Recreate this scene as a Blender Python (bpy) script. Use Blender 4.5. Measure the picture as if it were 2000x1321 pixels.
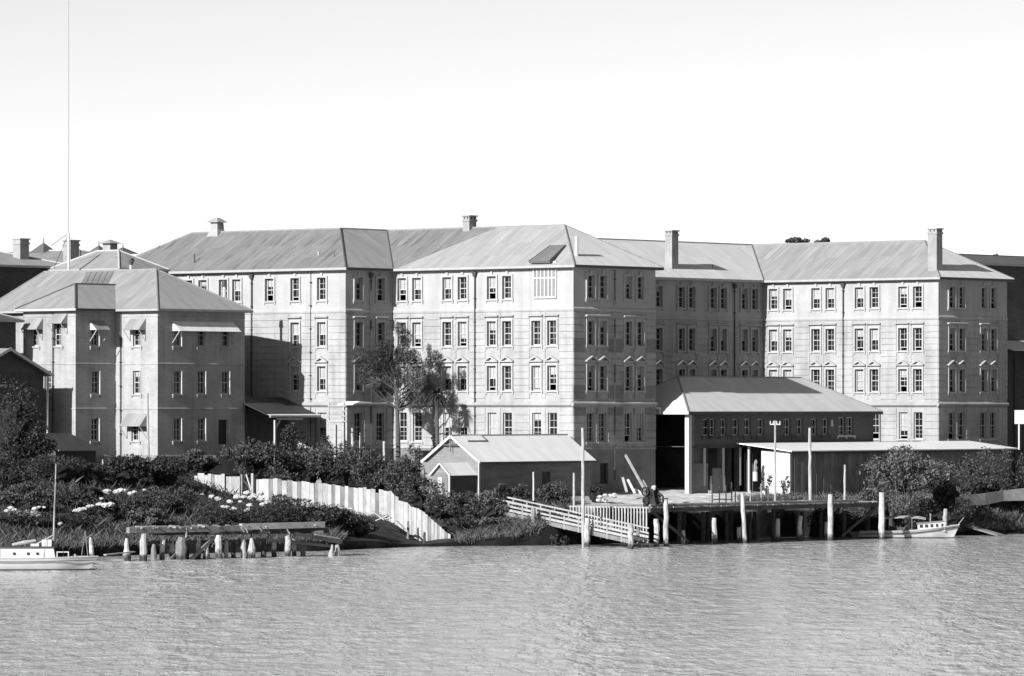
import bpy, math, random
import numpy as np
from mathutils import Vector

for o in list(bpy.data.objects): bpy.data.objects.remove(o)
S = bpy.context.scene
COL = S.collection
R = math.radians

# ------------------------------------------------------------------ camera
H = 11.5                 # camera height above the water
F = 10000.0              # focal length in pixels of the 2000 px wide photograph
HOR = 795.0              # picture row of the horizon
cam = bpy.data.cameras.new('camera'); camo = bpy.data.objects.new('camera', cam); COL.objects.link(camo)
camo.location = (0, 0, H); camo.rotation_euler = (R(90), 0, 0)
cam.sensor_width = 36; cam.lens = F / 2000 * 36
cam.shift_y = (HOR - 660.5) / 2000
cam.clip_start = 1; cam.clip_end = 8000
S.camera = camo

# ------------------------------------------------------------------ site axes: a runs toward the river, b along the river
TH = R(40)
E1 = (math.cos(TH), -math.sin(TH)); E2 = (math.sin(TH), math.cos(TH))
C0 = (5.4, 450.0)
SUN_EL, SUN_PHI = R(24.7), R(-1.1)
dh = (E2[0]*math.cos(SUN_PHI) + E1[0]*math.sin(SUN_PHI), E2[1]*math.cos(SUN_PHI) + E1[1]*math.sin(SUN_PHI))
ldir = Vector((dh[0]*math.cos(SUN_EL), dh[1]*math.cos(SUN_EL), -math.sin(SUN_EL)))

# ------------------------------------------------------------------ sky, sun, exposure (grey film: the sky is read through one red-leaning channel)
w = bpy.data.worlds.new('World'); S.world = w; w.use_nodes = True
nt = w.node_tree; nt.nodes.clear()
sky = nt.nodes.new('ShaderNodeTexSky'); sky.sky_type = 'NISHITA'; sky.sun_disc = False
sky.sun_elevation = SUN_EL; sky.sun_rotation = math.atan2(-dh[0], -dh[1]) % (2*math.pi)
sky.air_density = 1.0; sky.dust_density = 0.4; sky.ozone_density = 1.0
sep = nt.nodes.new('ShaderNodeSeparateColor')
m1 = nt.nodes.new('ShaderNodeMath'); m1.operation = 'MULTIPLY'; m1.inputs[1].default_value = 0.1
m2 = nt.nodes.new('ShaderNodeMath'); m2.operation = 'MULTIPLY_ADD'; m2.inputs[1].default_value = 0.9
bg = nt.nodes.new('ShaderNodeBackground'); bg.inputs[1].default_value = 0.074
wo = nt.nodes.new('ShaderNodeOutputWorld')
nt.links.new(sky.outputs[0], sep.inputs[0])
nt.links.new(sep.outputs[1], m1.inputs[0]); nt.links.new(sep.outputs[0], m2.inputs[0]); nt.links.new(m1.outputs[0], m2.inputs[2])
nt.links.new(m2.outputs[0], bg.inputs[0]); nt.links.new(bg.outputs[0], wo.inputs[0])
sl = bpy.data.lights.new('sun', 'SUN'); sl.energy = 5.0; sl.angle = R(0.5); sl.color = (1, 1, 1)
slo = bpy.data.objects.new('sun', sl); COL.objects.link(slo)
slo.rotation_euler = ldir.to_track_quat('-Z', 'Y').to_euler(); slo.location = (-60, 380, 80)
S.view_settings.view_transform = 'Standard'; S.view_settings.look = 'None'
S.view_settings.exposure = 1.0; S.view_settings.gamma = 1.0
S.render.resolution_x = 1024; S.render.resolution_y = 676

# ------------------------------------------------------------------ picture <-> site helpers (every use fixes a real depth)
def W(a, b, z=0): return Vector((C0[0] + a*E1[0] + b*E2[0], C0[1] + a*E1[1] + b*E2[1], z))
def AB(x, y): dx, dy = x - C0[0], y - C0[1]; return dx*E1[0] + dy*E1[1], dx*E2[0] + dy*E2[1]
def aS(px, b):
    k = (px - 1000)/F
    return (k*(C0[1] + E2[1]*b) - C0[0] - E2[0]*b) / (E1[0] - k*E1[1])
def bD(px, a):
    k = (px - 1000)/F
    return (k*(C0[1] + E1[1]*a) - C0[0] - E1[0]*a) / (E2[0] - k*E2[1])
def zp(py, Y): return H + (HOR - py)*Y/F
def P(px, py, Y): return Vector(((px - 1000)*Y/F, Y, zp(py, Y)))
def G(px, py, z=0.0):
    Y = (H - z)*F/(py - HOR)
    return Vector(((px - 1000)*Y/F, Y, z))
rng = random.Random(7)

# ------------------------------------------------------------------ materials
MATS = {}
K = 0.8      # all base colours share one scale, set against the exposure
def mat(name, v, rough=0.85, var=0.0, scale=4.0, bump=0.0, spec=0.3, stretch=(1, 1, 1), detail=6, coords='Object', metal=0.0, var2=0.0, scale2=0.3):
    v *= K; m = bpy.data.materials.new(name); m.use_nodes = True; n = m.node_tree; b = n.nodes['Principled BSDF']
    b.inputs['Roughness'].default_value = rough; b.inputs['Specular IOR Level'].default_value = spec; b.inputs['Metallic'].default_value = metal
    b.inputs['Base Color'].default_value = (v, v, v, 1)
    if var or bump or var2:
        tc = n.nodes.new('ShaderNodeTexCoord'); mp = n.nodes.new('ShaderNodeMapping'); mp.inputs['Scale'].default_value = stretch
        oi = n.nodes.new('ShaderNodeObjectInfo'); ad = n.nodes.new('ShaderNodeVectorMath'); ad.operation = 'ADD'
        sc = n.nodes.new('ShaderNodeMath'); sc.operation = 'MULTIPLY'; sc.inputs[1].default_value = 37.0
        n.links.new(oi.outputs['Random'], sc.inputs[0]); n.links.new(sc.outputs[0], ad.inputs[1])
        n.links.new(tc.outputs[coords], ad.inputs[0]); n.links.new(ad.outputs[0], mp.inputs[0])
        nz = n.nodes.new('ShaderNodeTexNoise'); nz.inputs['Scale'].default_value = scale; nz.inputs['Detail'].default_value = detail
        n.links.new(mp.outputs[0], nz.inputs['Vector'])
        rp = n.nodes.new('ShaderNodeMapRange'); rp.inputs['From Min'].default_value = 0.28; rp.inputs['From Max'].default_value = 0.72
        rp.inputs['To Min'].default_value = max(v*(1 - var), 0.004); rp.inputs['To Max'].default_value = v*(1 + var)
        n.links.new(nz.outputs['Fac'], rp.inputs['Value'])
        out = rp.outputs[0]
        if var2:
            nz2 = n.nodes.new('ShaderNodeTexNoise'); nz2.inputs['Scale'].default_value = scale2; nz2.inputs['Detail'].default_value = 3
            n.links.new(ad.outputs[0], nz2.inputs['Vector'])
            r2 = n.nodes.new('ShaderNodeMapRange'); r2.inputs['From Min'].default_value = 0.3; r2.inputs['From Max'].default_value = 0.7
            r2.inputs['To Min'].default_value = 1 - var2; r2.inputs['To Max'].default_value = 1 + var2
            n.links.new(nz2.outputs['Fac'], r2.inputs['Value'])
            mu = n.nodes.new('ShaderNodeMath'); mu.operation = 'MULTIPLY'
            n.links.new(out, mu.inputs[0]); n.links.new(r2.outputs[0], mu.inputs[1]); out = mu.outputs[0]
        n.links.new(out, b.inputs['Base Color'])
        if bump:
            bp = n.nodes.new('ShaderNodeBump'); bp.inputs['Strength'].default_value = bump; bp.inputs['Distance'].default_value = 0.03
            n.links.new(nz.outputs['Fac'], bp.inputs['Height']); n.links.new(bp.outputs[0], b.inputs['Normal'])
    MATS[name] = m
    return m

def brick_mat(name, v1, v2, vm, bw=0.46, bh=0.16, rough=0.9, var2=0.16):
    """painted / weathered brick: courses run along the wall (uses local x+y as run, z as rise)"""
    v1, v2, vm = v1*K, v2*K, vm*K; m = bpy.data.materials.new(name); m.use_nodes = True; n = m.node_tree; b = n.nodes['Principled BSDF']
    b.inputs['Roughness'].default_value = rough; b.inputs['Specular IOR Level'].default_value = 0.2
    tc = n.nodes.new('ShaderNodeTexCoord'); sp = n.nodes.new('ShaderNodeSeparateXYZ'); ad = n.nodes.new('ShaderNodeMath'); ad.operation = 'ADD'
    cb = n.nodes.new('ShaderNodeCombineXYZ')
    n.links.new(tc.outputs['Object'], sp.inputs[0]); n.links.new(sp.outputs[0], ad.inputs[0]); n.links.new(sp.outputs[1], ad.inputs[1])
    n.links.new(ad.outputs[0], cb.inputs[0]); n.links.new(sp.outputs[2], cb.inputs[1])
    bt = n.nodes.new('ShaderNodeTexBrick'); bt.inputs['Scale'].default_value = 1.0
    bt.inputs['Color1'].default_value = (v1, v1, v1, 1); bt.inputs['Color2'].default_value = (v2, v2, v2, 1); bt.inputs['Mortar'].default_value = (vm, vm, vm, 1)
    bt.inputs['Brick Width'].default_value = bw; bt.inputs['Row Height'].default_value = bh; bt.inputs['Mortar Size'].default_value = 0.012
    n.links.new(cb.outputs[0], bt.inputs['Vector'])
    nz = n.nodes.new('ShaderNodeTexNoise'); nz.inputs['Scale'].default_value = 0.35; nz.inputs['Detail'].default_value = 7; nz.inputs['Roughness'].default_value = 0.62
    n.links.new(tc.outputs['Object'], nz.inputs['Vector'])
    mr = n.nodes.new('ShaderNodeMapRange'); mr.inputs['From Min'].default_value = 0.3; mr.inputs['From Max'].default_value = 0.7
    mr.inputs['To Min'].default_value = 1 - var2; mr.inputs['To Max'].default_value = 1 + var2*0.7
    n.links.new(nz.outputs['Fac'], mr.inputs['Value'])
    # rain streaks running down the wall
    mp = n.nodes.new('ShaderNodeMapping'); mp.inputs['Scale'].default_value = (1.6, 1.6, 0.12)
    ns = n.nodes.new('ShaderNodeTexNoise'); ns.inputs['Scale'].default_value = 1.0; ns.inputs['Detail'].default_value = 5
    n.links.new(tc.outputs['Object'], mp.inputs[0]); n.links.new(mp.outputs[0], ns.inputs['Vector'])
    ms = n.nodes.new('ShaderNodeMapRange'); ms.inputs['From Min'].default_value = 0.35; ms.inputs['From Max'].default_value = 0.55
    ms.inputs['To Min'].default_value = 1 - var2*0.8; ms.inputs['To Max'].default_value = 1.0
    n.links.new(ns.outputs['Fac'], ms.inputs['Value'])
    vm1 = n.nodes.new('ShaderNodeVectorMath'); vm1.operation = 'SCALE'; vm2 = n.nodes.new('ShaderNodeVectorMath'); vm2.operation = 'SCALE'
    n.links.new(bt.outputs['Color'], vm1.inputs[0]); n.links.new(mr.outputs[0], vm1.inputs['Scale'])
    n.links.new(vm1.outputs[0], vm2.inputs[0]); n.links.new(ms.outputs[0], vm2.inputs['Scale'])
    n.links.new(vm2.outputs[0], b.inputs['Base Color'])
    bp = n.nodes.new('ShaderNodeBump'); bp.inputs['Strength'].default_value = 0.25; bp.inputs['Distance'].default_value = 0.01
    n.links.new(bt.outputs['Fac'], bp.inputs['Height']); bp.invert = True
    n.links.new(bp.outputs[0], b.inputs['Normal'])
    MATS[name] = m
    return m

def roof_mat(name, v, sheet=0.12, streak=0.2, dark=0.0, rib=0.5, rough=0.6):
    """corrugated iron from its UVs (metres): ribs run up the slope, each sheet its own tone, rust runs in streaks"""
    v *= K; m = bpy.data.materials.new(name); m.use_nodes = True; n = m.node_tree; b = n.nodes['Principled BSDF']
    b.inputs['Roughness'].default_value = rough; b.inputs['Specular IOR Level'].default_value = 0.35
    uv = n.nodes.new('ShaderNodeUVMap'); sp = n.nodes.new('ShaderNodeSeparateXYZ'); n.links.new(uv.outputs[0], sp.inputs[0])
    def M(op, x, y=None):
        q = n.nodes.new('ShaderNodeMath'); q.operation = op
        for i, s in enumerate((x, y)):
            if s is None: continue
            if isinstance(s, (int, float)): q.inputs[i].default_value = s
            else: n.links.new(s, q.inputs[i])
        return q.outputs[0]
    cu = M('FLOOR', M('DIVIDE', sp.outputs[0], 0.72)); cv = M('FLOOR', M('DIVIDE', sp.outputs[1], 2.3))
    cb = n.nodes.new('ShaderNodeCombineXYZ'); n.links.new(cu, cb.inputs[0]); n.links.new(cv, cb.inputs[1])
    wn = n.nodes.new('ShaderNodeTexWhiteNoise'); wn.noise_dimensions = '2D'; n.links.new(cb.outputs[0], wn.inputs['Vector'])
    tone = M('ADD', M('MULTIPLY', M('SUBTRACT', wn.outputs['Value'], 0.5), 2*sheet), 1.0)
    mp = n.nodes.new('ShaderNodeMapping'); mp.inputs['Scale'].default_value = (4.2, 0.26, 1); n.links.new(uv.outputs[0], mp.inputs[0])
    ns = n.nodes.new('ShaderNodeTexNoise'); ns.inputs['Scale'].default_value = 1.0; ns.inputs['Detail'].default_value = 5; n.links.new(mp.outputs[0], ns.inputs['Vector'])
    ms = n.nodes.new('ShaderNodeMapRange'); ms.inputs['From Min'].default_value = 0.3; ms.inputs['From Max'].default_value = 0.7
    ms.inputs['To Min'].default_value = 1 - streak; ms.inputs['To Max'].default_value = 1 + streak*0.6; n.links.new(ns.outputs['Fac'], ms.inputs['Value'])
    val = M('MULTIPLY', M('MULTIPLY', tone, ms.outputs[0]), v)
    if dark:   # short rust-dark streaks
        mp2 = n.nodes.new('ShaderNodeMapping'); mp2.inputs['Scale'].default_value = (2.6, 0.42, 1); mp2.inputs['Location'].default_value = (3, 7, 0); n.links.new(uv.outputs[0], mp2.inputs[0])
        n2 = n.nodes.new('ShaderNodeTexNoise'); n2.inputs['Scale'].default_value = 0.8; n2.inputs['Detail'].default_value = 2; n.links.new(mp2.outputs[0], n2.inputs['Vector'])
        r2 = n.nodes.new('ShaderNodeMapRange'); r2.inputs['From Min'].default_value = 0.57; r2.inputs['From Max'].default_value = 0.66
        r2.inputs['To Min'].default_value = 1; r2.inputs['To Max'].default_value = 1 - dark; n.links.new(n2.outputs['Fac'], r2.inputs['Value'])
        val = M('MULTIPLY', val, r2.outputs[0])
    n.links.new(val, b.inputs['Base Color'])
    wv = M('SINE', M('MULTIPLY', sp.outputs[0], 2*math.pi/0.24))
    lap = M('LESS_THAN', M('FRACT', M('DIVIDE', sp.outputs[0], 0.72)), 0.1)
    hh = M('ADD', wv, M('MULTIPLY', lap, 2.0))
    bp = n.nodes.new('ShaderNodeBump'); bp.inputs['Strength'].default_value = rib; bp.inputs['Distance'].default_value = 0.02
    n.links.new(hh, bp.inputs['Height']); n.links.new(bp.outputs[0], b.inputs['Normal'])
    MATS[name] = m
    return m

brick_mat('wall_brick', 0.365, 0.325, 0.325, var2=0.2)
brick_mat('upper_render', 0.375, 0.36, 0.36, var2=0.14)
brick_mat('wall_brick_darker', 0.225, 0.195, 0.20)  # darker tone for some bands of brick courses
brick_mat('block_brick', 0.365, 0.32, 0.325, var2=0.2)
brick_mat('dark_brick', 0.1, 0.075, 0.09)
mat('base_render', 0.2, var=0.2, scale=0.8, var2=0.2, bump=0.2)
mat('stone_trim', 0.36, var=0.10, scale=2.0)
mat('white_paint', 0.46, rough=0.6, var=0.06, scale=3)
mat('sash_white', 0.42, rough=0.55)
mat('blind_cloth', 0.34, rough=0.9, var=0.1, scale=1.2)
mat('glass_dark', 0.015, rough=0.06, spec=0.5)
mat('glass_pale', 0.2, rough=0.15, spec=0.5, var=0.15, scale=2)
mat('gutter_paint', 0.33, rough=0.6, var=0.1, scale=2)
mat('dark_paint', 0.06, rough=0.7, var=0.25, scale=2)
mat('pipe_iron', 0.055, rough=0.7, var=0.2, scale=3)
mat('chimney_render', 0.27, var=0.14, scale=1.5, var2=0.1)
roof_mat('roof_old', 0.185, sheet=0.10, streak=0.20, dark=0.30)
roof_mat('roof_mid', 0.26, sheet=0.09, streak=0.2)
roof_mat('roof_new', 0.31, sheet=0.08, streak=0.16)
roof_mat('roof_side_pale', 0.60, sheet=0.06, streak=0.10)  # paler tone for roof slopes facing the river
roof_mat('roof_side_mid', 0.31, sheet=0.07, streak=0.14)  # middle tone for roof slopes facing the river
roof_mat('roof_white', 0.72, sheet=0.05, streak=0.08)
roof_mat('roof_dark', 0.095, sheet=0.12, streak=0.2)
roof_mat('roof_shop', 0.54, sheet=0.05, streak=0.08)
roof_mat('roof_patch', 0.165, sheet=0.15, streak=0.2)
roof_mat('roof_black', 0.035, sheet=0.12, streak=0.2)
mat('ridge_cap', 0.24, rough=0.6, var=0.12, scale=2)
mat('ridge_white', 0.45, rough=0.6, var=0.1, scale=2)
mat('ridge_dark', 0.07, rough=0.7, var=0.2, scale=2)
mat('weatherboard', 0.19, var=0.16, scale=3, stretch=(0.6, 0.6, 4), var2=0.15)
mat('weatherboard_dark', 0.085, var=0.2, scale=3, stretch=(0.6, 0.6, 4), var2=0.2)
mat('timber_pale', 0.32, var=0.25, scale=5, stretch=(3, 3, 0.5), var2=0.2, scale2=0.8)
mat('timber_mid', 0.17, var=0.3, scale=5, stretch=(3, 3, 0.5), var2=0.25, scale2=0.8)
mat('timber_dark', 0.06, var=0.4, scale=4, stretch=(3, 3, 0.5), var2=0.3, scale2=0.8)
mat('pile_white', 0.36, var=0.35, scale=4, stretch=(2, 2, 0.4), var2=0.2, scale2=0.9)
mat('paling_white', 0.36, var=0.12, scale=4, stretch=(3, 3, 0.4), var2=0.12, scale2=1)
mat('paling_grey', 0.17, var=0.2, scale=4, stretch=(3, 3, 0.4), var2=0.2, scale2=1)
mat('shed_board', 0.21, var=0.25, scale=3, stretch=(3, 3, 0.4), var2=0.3)
mat('paling_worn', 0.27, var=0.2, scale=4, stretch=(3, 3, 0.4), var2=0.2, scale2=1)
mat('bark', 0.07, var=0.4, scale=6, stretch=(2, 2, 0.5), bump=0.5)
mat('bark_pale', 0.2, var=0.3, scale=6, stretch=(2, 2, 0.5))
mat('leaf_dark', 0.03, rough=0.6, var=0.5, scale=1.2, spec=0.25)
mat('leaf_mid', 0.055, rough=0.6, var=0.5, scale=1.2, spec=0.25)
mat('leaf_pale', 0.095, rough=0.65, var=0.5, scale=1.2, spec=0.2)
mat('leaf_shade', 0.012, rough=0.9)  # near-black: shade inside the bushes put into the colour
mat('pale_stone', 0.42, var=0.2, scale=3, bump=0.5)
mat('hull_white', 0.5, rough=0.45, var=0.05, scale=1.5)
mat('hull_line', 0.05, rough=0.6)
mat('boat_deck', 0.25, var=0.2, scale=3)
mat('canvas', 0.3, var=0.15, scale=2)
mat('iron_dark', 0.02, rough=0.6, var=0.3, scale=3)
mat('concrete', 0.32, var=0.2, scale=1.5, var2=0.2, bump=0.3)
mat('far_wall', 0.15, var=0.12, scale=1.0)
mat('path_pale', 0.3, var=0.2, scale=1.0, var2=0.2)

def tide(name, src, v, wet=0.05, level=0.75):
    """a weathered pile: pale above, wet and weedy below an uneven tide mark"""
    m = MATS[src].copy(); m.name = name; n = m.node_tree; b = n.nodes['Principled BSDF']; old = b.inputs['Base Color'].links[0].from_socket
    ge = n.nodes.new('ShaderNodeNewGeometry'); sp = n.nodes.new('ShaderNodeSeparateXYZ'); n.links.new(ge.outputs['Position'], sp.inputs[0])
    nz = n.nodes.new('ShaderNodeTexNoise'); nz.inputs['Scale'].default_value = 2.5; n.links.new(ge.outputs['Position'], nz.inputs['Vector'])
    ma = n.nodes.new('ShaderNodeMath'); ma.operation = 'MULTIPLY_ADD'; ma.inputs[1].default_value = 1.1; n.links.new(nz.outputs['Fac'], ma.inputs[0]); n.links.new(sp.outputs[2], ma.inputs[2])
    mr = n.nodes.new('ShaderNodeMapRange'); mr.inputs['From Min'].default_value = level + .35; mr.inputs['From Max'].default_value = level + .75; n.links.new(ma.outputs[0], mr.inputs['Value'])
    mr.inputs['To Min'].default_value = wet; mr.inputs['To Max'].default_value = 1.0
    mu = n.nodes.new('ShaderNodeMath'); mu.operation = 'MULTIPLY'; n.links.new(old, mu.inputs[0]); n.links.new(mr.outputs[0], mu.inputs[1]); n.links.new(mu.outputs[0], b.inputs['Base Color'])
    MATS[name] = m
tide('pile_tide', 'pile_white', .4, .12, .5); tide('pile_tide_mid', 'timber_mid', .2, .2, .3)
# ------------------------------------------------------------------ mesh helpers
class MB:
    def __init__(s): s.v = []; s.f = []; s.uv = {}
    def poly(s, pts, uvs=None):
        i = len(s.v); s.v += [tuple(p) for p in pts]
        if uvs: s.uv[len(s.f)] = uvs
        s.f.append(tuple(range(i, i + len(pts)))); return s
    def box(s, x0, x1, y0, y1, z0, z1):
        i = len(s.v)
        s.v += [(x0,y0,z0),(x1,y0,z0),(x1,y1,z0),(x0,y1,z0),(x0,y0,z1),(x1,y0,z1),(x1,y1,z1),(x0,y1,z1)]
        s.f += [(i,i+3,i+2,i+1),(i+4,i+5,i+6,i+7),(i,i+1,i+5,i+4),(i+1,i+2,i+6,i+5),(i+2,i+3,i+7,i+6),(i+3,i,i+4,i+7)]; return s
    def tube(s, p0, p1, r0, r1=None, n=8, cap=True):
        r1 = r0 if r1 is None else r1
        p0, p1 = Vector(p0), Vector(p1); d = (p1 - p0)
        if d.length < 1e-6: return s
        d.normalize(); u = d.orthogonal().normalized(); v = d.cross(u); i = len(s.v)
        for p, r in ((p0, r0), (p1, r1)):
            for k in range(n):
                t = 2*math.pi*k/n; q = p + u*(math.cos(t)*r) + v*(math.sin(t)*r); s.v.append(tuple(q))
        for k in range(n): s.f.append((i+k, i+(k+1) % n, i+n+(k+1) % n, i+n+k))
        if cap: s.f.append(tuple(i+n+k for k in range(n))); s.f.append(tuple(i+n-1-k for k in range(n)))
        return s
    def path(s, pts, rad, n=7):
        """a bent tapered tube through pts"""
        rings = []
        for j, p in enumerate(pts):
            p = Vector(p); q = Vector(pts[min(j+1, len(pts)-1)]) - Vector(pts[max(j-1, 0)]); q.normalize()
            u = q.cross(Vector((0.31, 0.87, 0.11))).normalized(); v = q.cross(u); i = len(s.v); rings.append(i)
            for k in range(n):
                t = 2*math.pi*k/n; s.v.append(tuple(p + u*(math.cos(t)*rad[j]) + v*(math.sin(t)*rad[j])))
        for a, b in zip(rings[:-1], rings[1:]):
            for k in range(n): s.f.append((a+k, a+(k+1) % n, b+(k+1) % n, b+k))
        s.f.append(tuple(rings[-1]+k for k in range(n))); s.f.append(tuple(rings[0]+n-1-k for k in range(n)))
        return s
    def beam(s, p0, p1, wd, ht, up=(0, 0, 1)):
        """square timber from p0 to p1, wd across, ht deep"""
        p0, p1 = Vector(p0), Vector(p1); d = (p1 - p0).normalized(); up = Vector(up)
        if abs(d.dot(up)) > 0.95: up = Vector((E1[0], E1[1], 0))
        sx = d.cross(up).normalized()*(wd/2); uz = sx.cross(d).normalized()*(ht/2); i = len(s.v)
        for p in (p0, p1):
            for q in (-sx-uz, sx-uz, sx+uz, -sx+uz): s.v.append(tuple(p + q))
        s.f += [(i,i+1,i+2,i+3),(i+7,i+6,i+5,i+4),(i,i+4,i+5,i+1),(i+1,i+5,i+6,i+2),(i+2,i+6,i+7,i+3),(i+3,i+7,i+4,i)]; return s
    def prism(s, prof, axis, t0, t1):
        """profile of (out, z) pairs swept along axis 'x' or 'y' between t0 and t1; out is the other axis"""
        i = len(s.v); n = len(prof)
        for t in (t0, t1):
            for o, z in prof: s.v.append((t, o, z) if axis == 'x' else (o, t, z))
        for k in range(n): s.f.append((i+k, i+(k+1) % n, i+n+(k+1) % n, i+n+k))
        s.f.append(tuple(i+k for k in range(n-1, -1, -1))); s.f.append(tuple(i+n+k for k in range(n)))
        return s
    def mesh(s, name):
        me = bpy.data.meshes.new(name); me.from_pydata(s.v, [], s.f)
        if s.uv:
            l = me.uv_layers.new(name='UVMap')
            for fi, uvs in s.uv.items():
                for li, q in zip(me.polygons[fi].loop_indices, uvs): l.data[li].uv = q
        me.update(); return me

def link(name, me, m, parent=None, loc=(0, 0, 0), rz=0.0):
    o = bpy.data.objects.new(name, me)
    if m is not None and me is not None and not me.materials: me.materials.append(MATS[m])
    COL.objects.link(o); o.location = loc; o.rotation_euler = (0, 0, rz)
    if parent is not None: o.parent = parent
    return o
def fix_normals(me):
    import bmesh
    bm = bmesh.new(); bm.from_mesh(me); bmesh.ops.recalc_face_normals(bm, faces=bm.faces); bm.to_mesh(me); bm.free()
def tag(o, label, cat, group=None):
    o['label'] = label; o['category'] = cat
    if group: o['group'] = group
    return o
def struct(o, kind='structure'): o['kind'] = kind; return o
class Thing:
    """an Empty at the base of a thing; parts are given in site coordinates (a, b, z)"""
    def __init__(s, name, label, cat, a, b, z, group=None):
        s.o = bpy.data.objects.new(name, None); COL.objects.link(s.o); s.o.empty_display_size = 0.5
        s.o.location = W(a, b, z); s.o.rotation_euler = (0, 0, -TH); s.base = (a, b, z)
        tag(s.o, label, cat, group)
    def part(s, name, mb, m, under=None, loc=None, rz=0.0, label=None, fix=True):
        me = mb.mesh(name) if isinstance(mb, MB) else mb
        if isinstance(mb, MB) and fix: fix_normals(me)
        if under is None:
            L = (0, 0, 0) if loc is None else loc
            o = link(name, me, m, s.o, (L[0]-s.base[0], L[1]-s.base[1], L[2]-s.base[2]), rz)
        else:
            o = link(name, me, m, under, (0, 0, 0) if loc is None else loc, rz)
        if label: o['label'] = label
        return o
def world_thing(name, mb, m, label, cat, origin, group=None):
    """a thing that is one mesh given in world coordinates; its origin is set at its base"""
    ox = Vector(origin); mb.v = [tuple(Vector(v) - ox) for v in mb.v]
    me = mb.mesh(name); fix_normals(me)
    return tag(link(name, me, m, None, ox), label, cat, group)

# ------------------------------------------------------------------ terrain
SX = [-600,-300,-120,-49.8,-38.2,-32,-28,-14.7,-12.4,-7.5,-1.7,2.5,5.6,25.5,29.5,34,40,46.4,57,120,300,600]
SY = [-100, 130, 280, 356, 382,392.5,399,409,413.7,421,422.8,424.4,427.5,453,453.5,452.5,457,464.5,475,540,700,950]
def shore(x): return float(np.interp(x, SX, SY))
PD = [-60,-4, 0, 0.5, 1.5, 6, 12, 25, 50, 200]
PX = [-400, -36, -30, -22, -16.5, -11.4, -7.5, 0, 6.0, 26, 34, 46, 300]
PZ = [[-4,-1.6,-.6,.75,.85,1.1,1.6,3.0,6.6,7.2]]*3 + [
      [-4,-1.6,-.6,.75,.85,1.0,1.4,2.5,4.9,5.4],
      [-4,-1.6,-.6,.75,.85,1.0,1.5,2.9,4.4,5.0],
      [-4,-1.6,-.6,.6,.7,1.0,2.0,3.2,4.4,4.8],
      [-4,-1.6,-.6,.1,.15,.3,1.7,3.3,4.4,4.6],
      [-4,-1.6,-.6,.75,.9,1.9,3.4,4.0,4.3,4.6],
      [-4,-2.0,-1.0,2.3,3.0,3.15,3.5,4.1,4.3,4.6],
      [-4,-2.0,-1.0,2.3,3.0,3.15,3.5,4.1,4.3,4.6],
      [-4,-1.6,-.5,.3,.8,1.9,2.9,3.6,4.2,4.8],
      [-4,-1.6,-.5,.3,.6,2.2,3.3,4.2,4.6,5.0],
      [-4,-1.6,-.5,.3,.6,2.2,3.3,4.2,4.6,5.0]]
PZa = np.array(PZ)
def tz(x, y):
    d = y - shore(x)
    col = [np.interp(x, PX, PZa[:, k]) for k in range(len(PD))]
    z = float(np.interp(d, PD, col))
    if d > 1.0: z += 0.10*math.sin(x*0.9 + y*0.37)*math.sin(y*0.8 - x*0.21)
    return z
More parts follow.
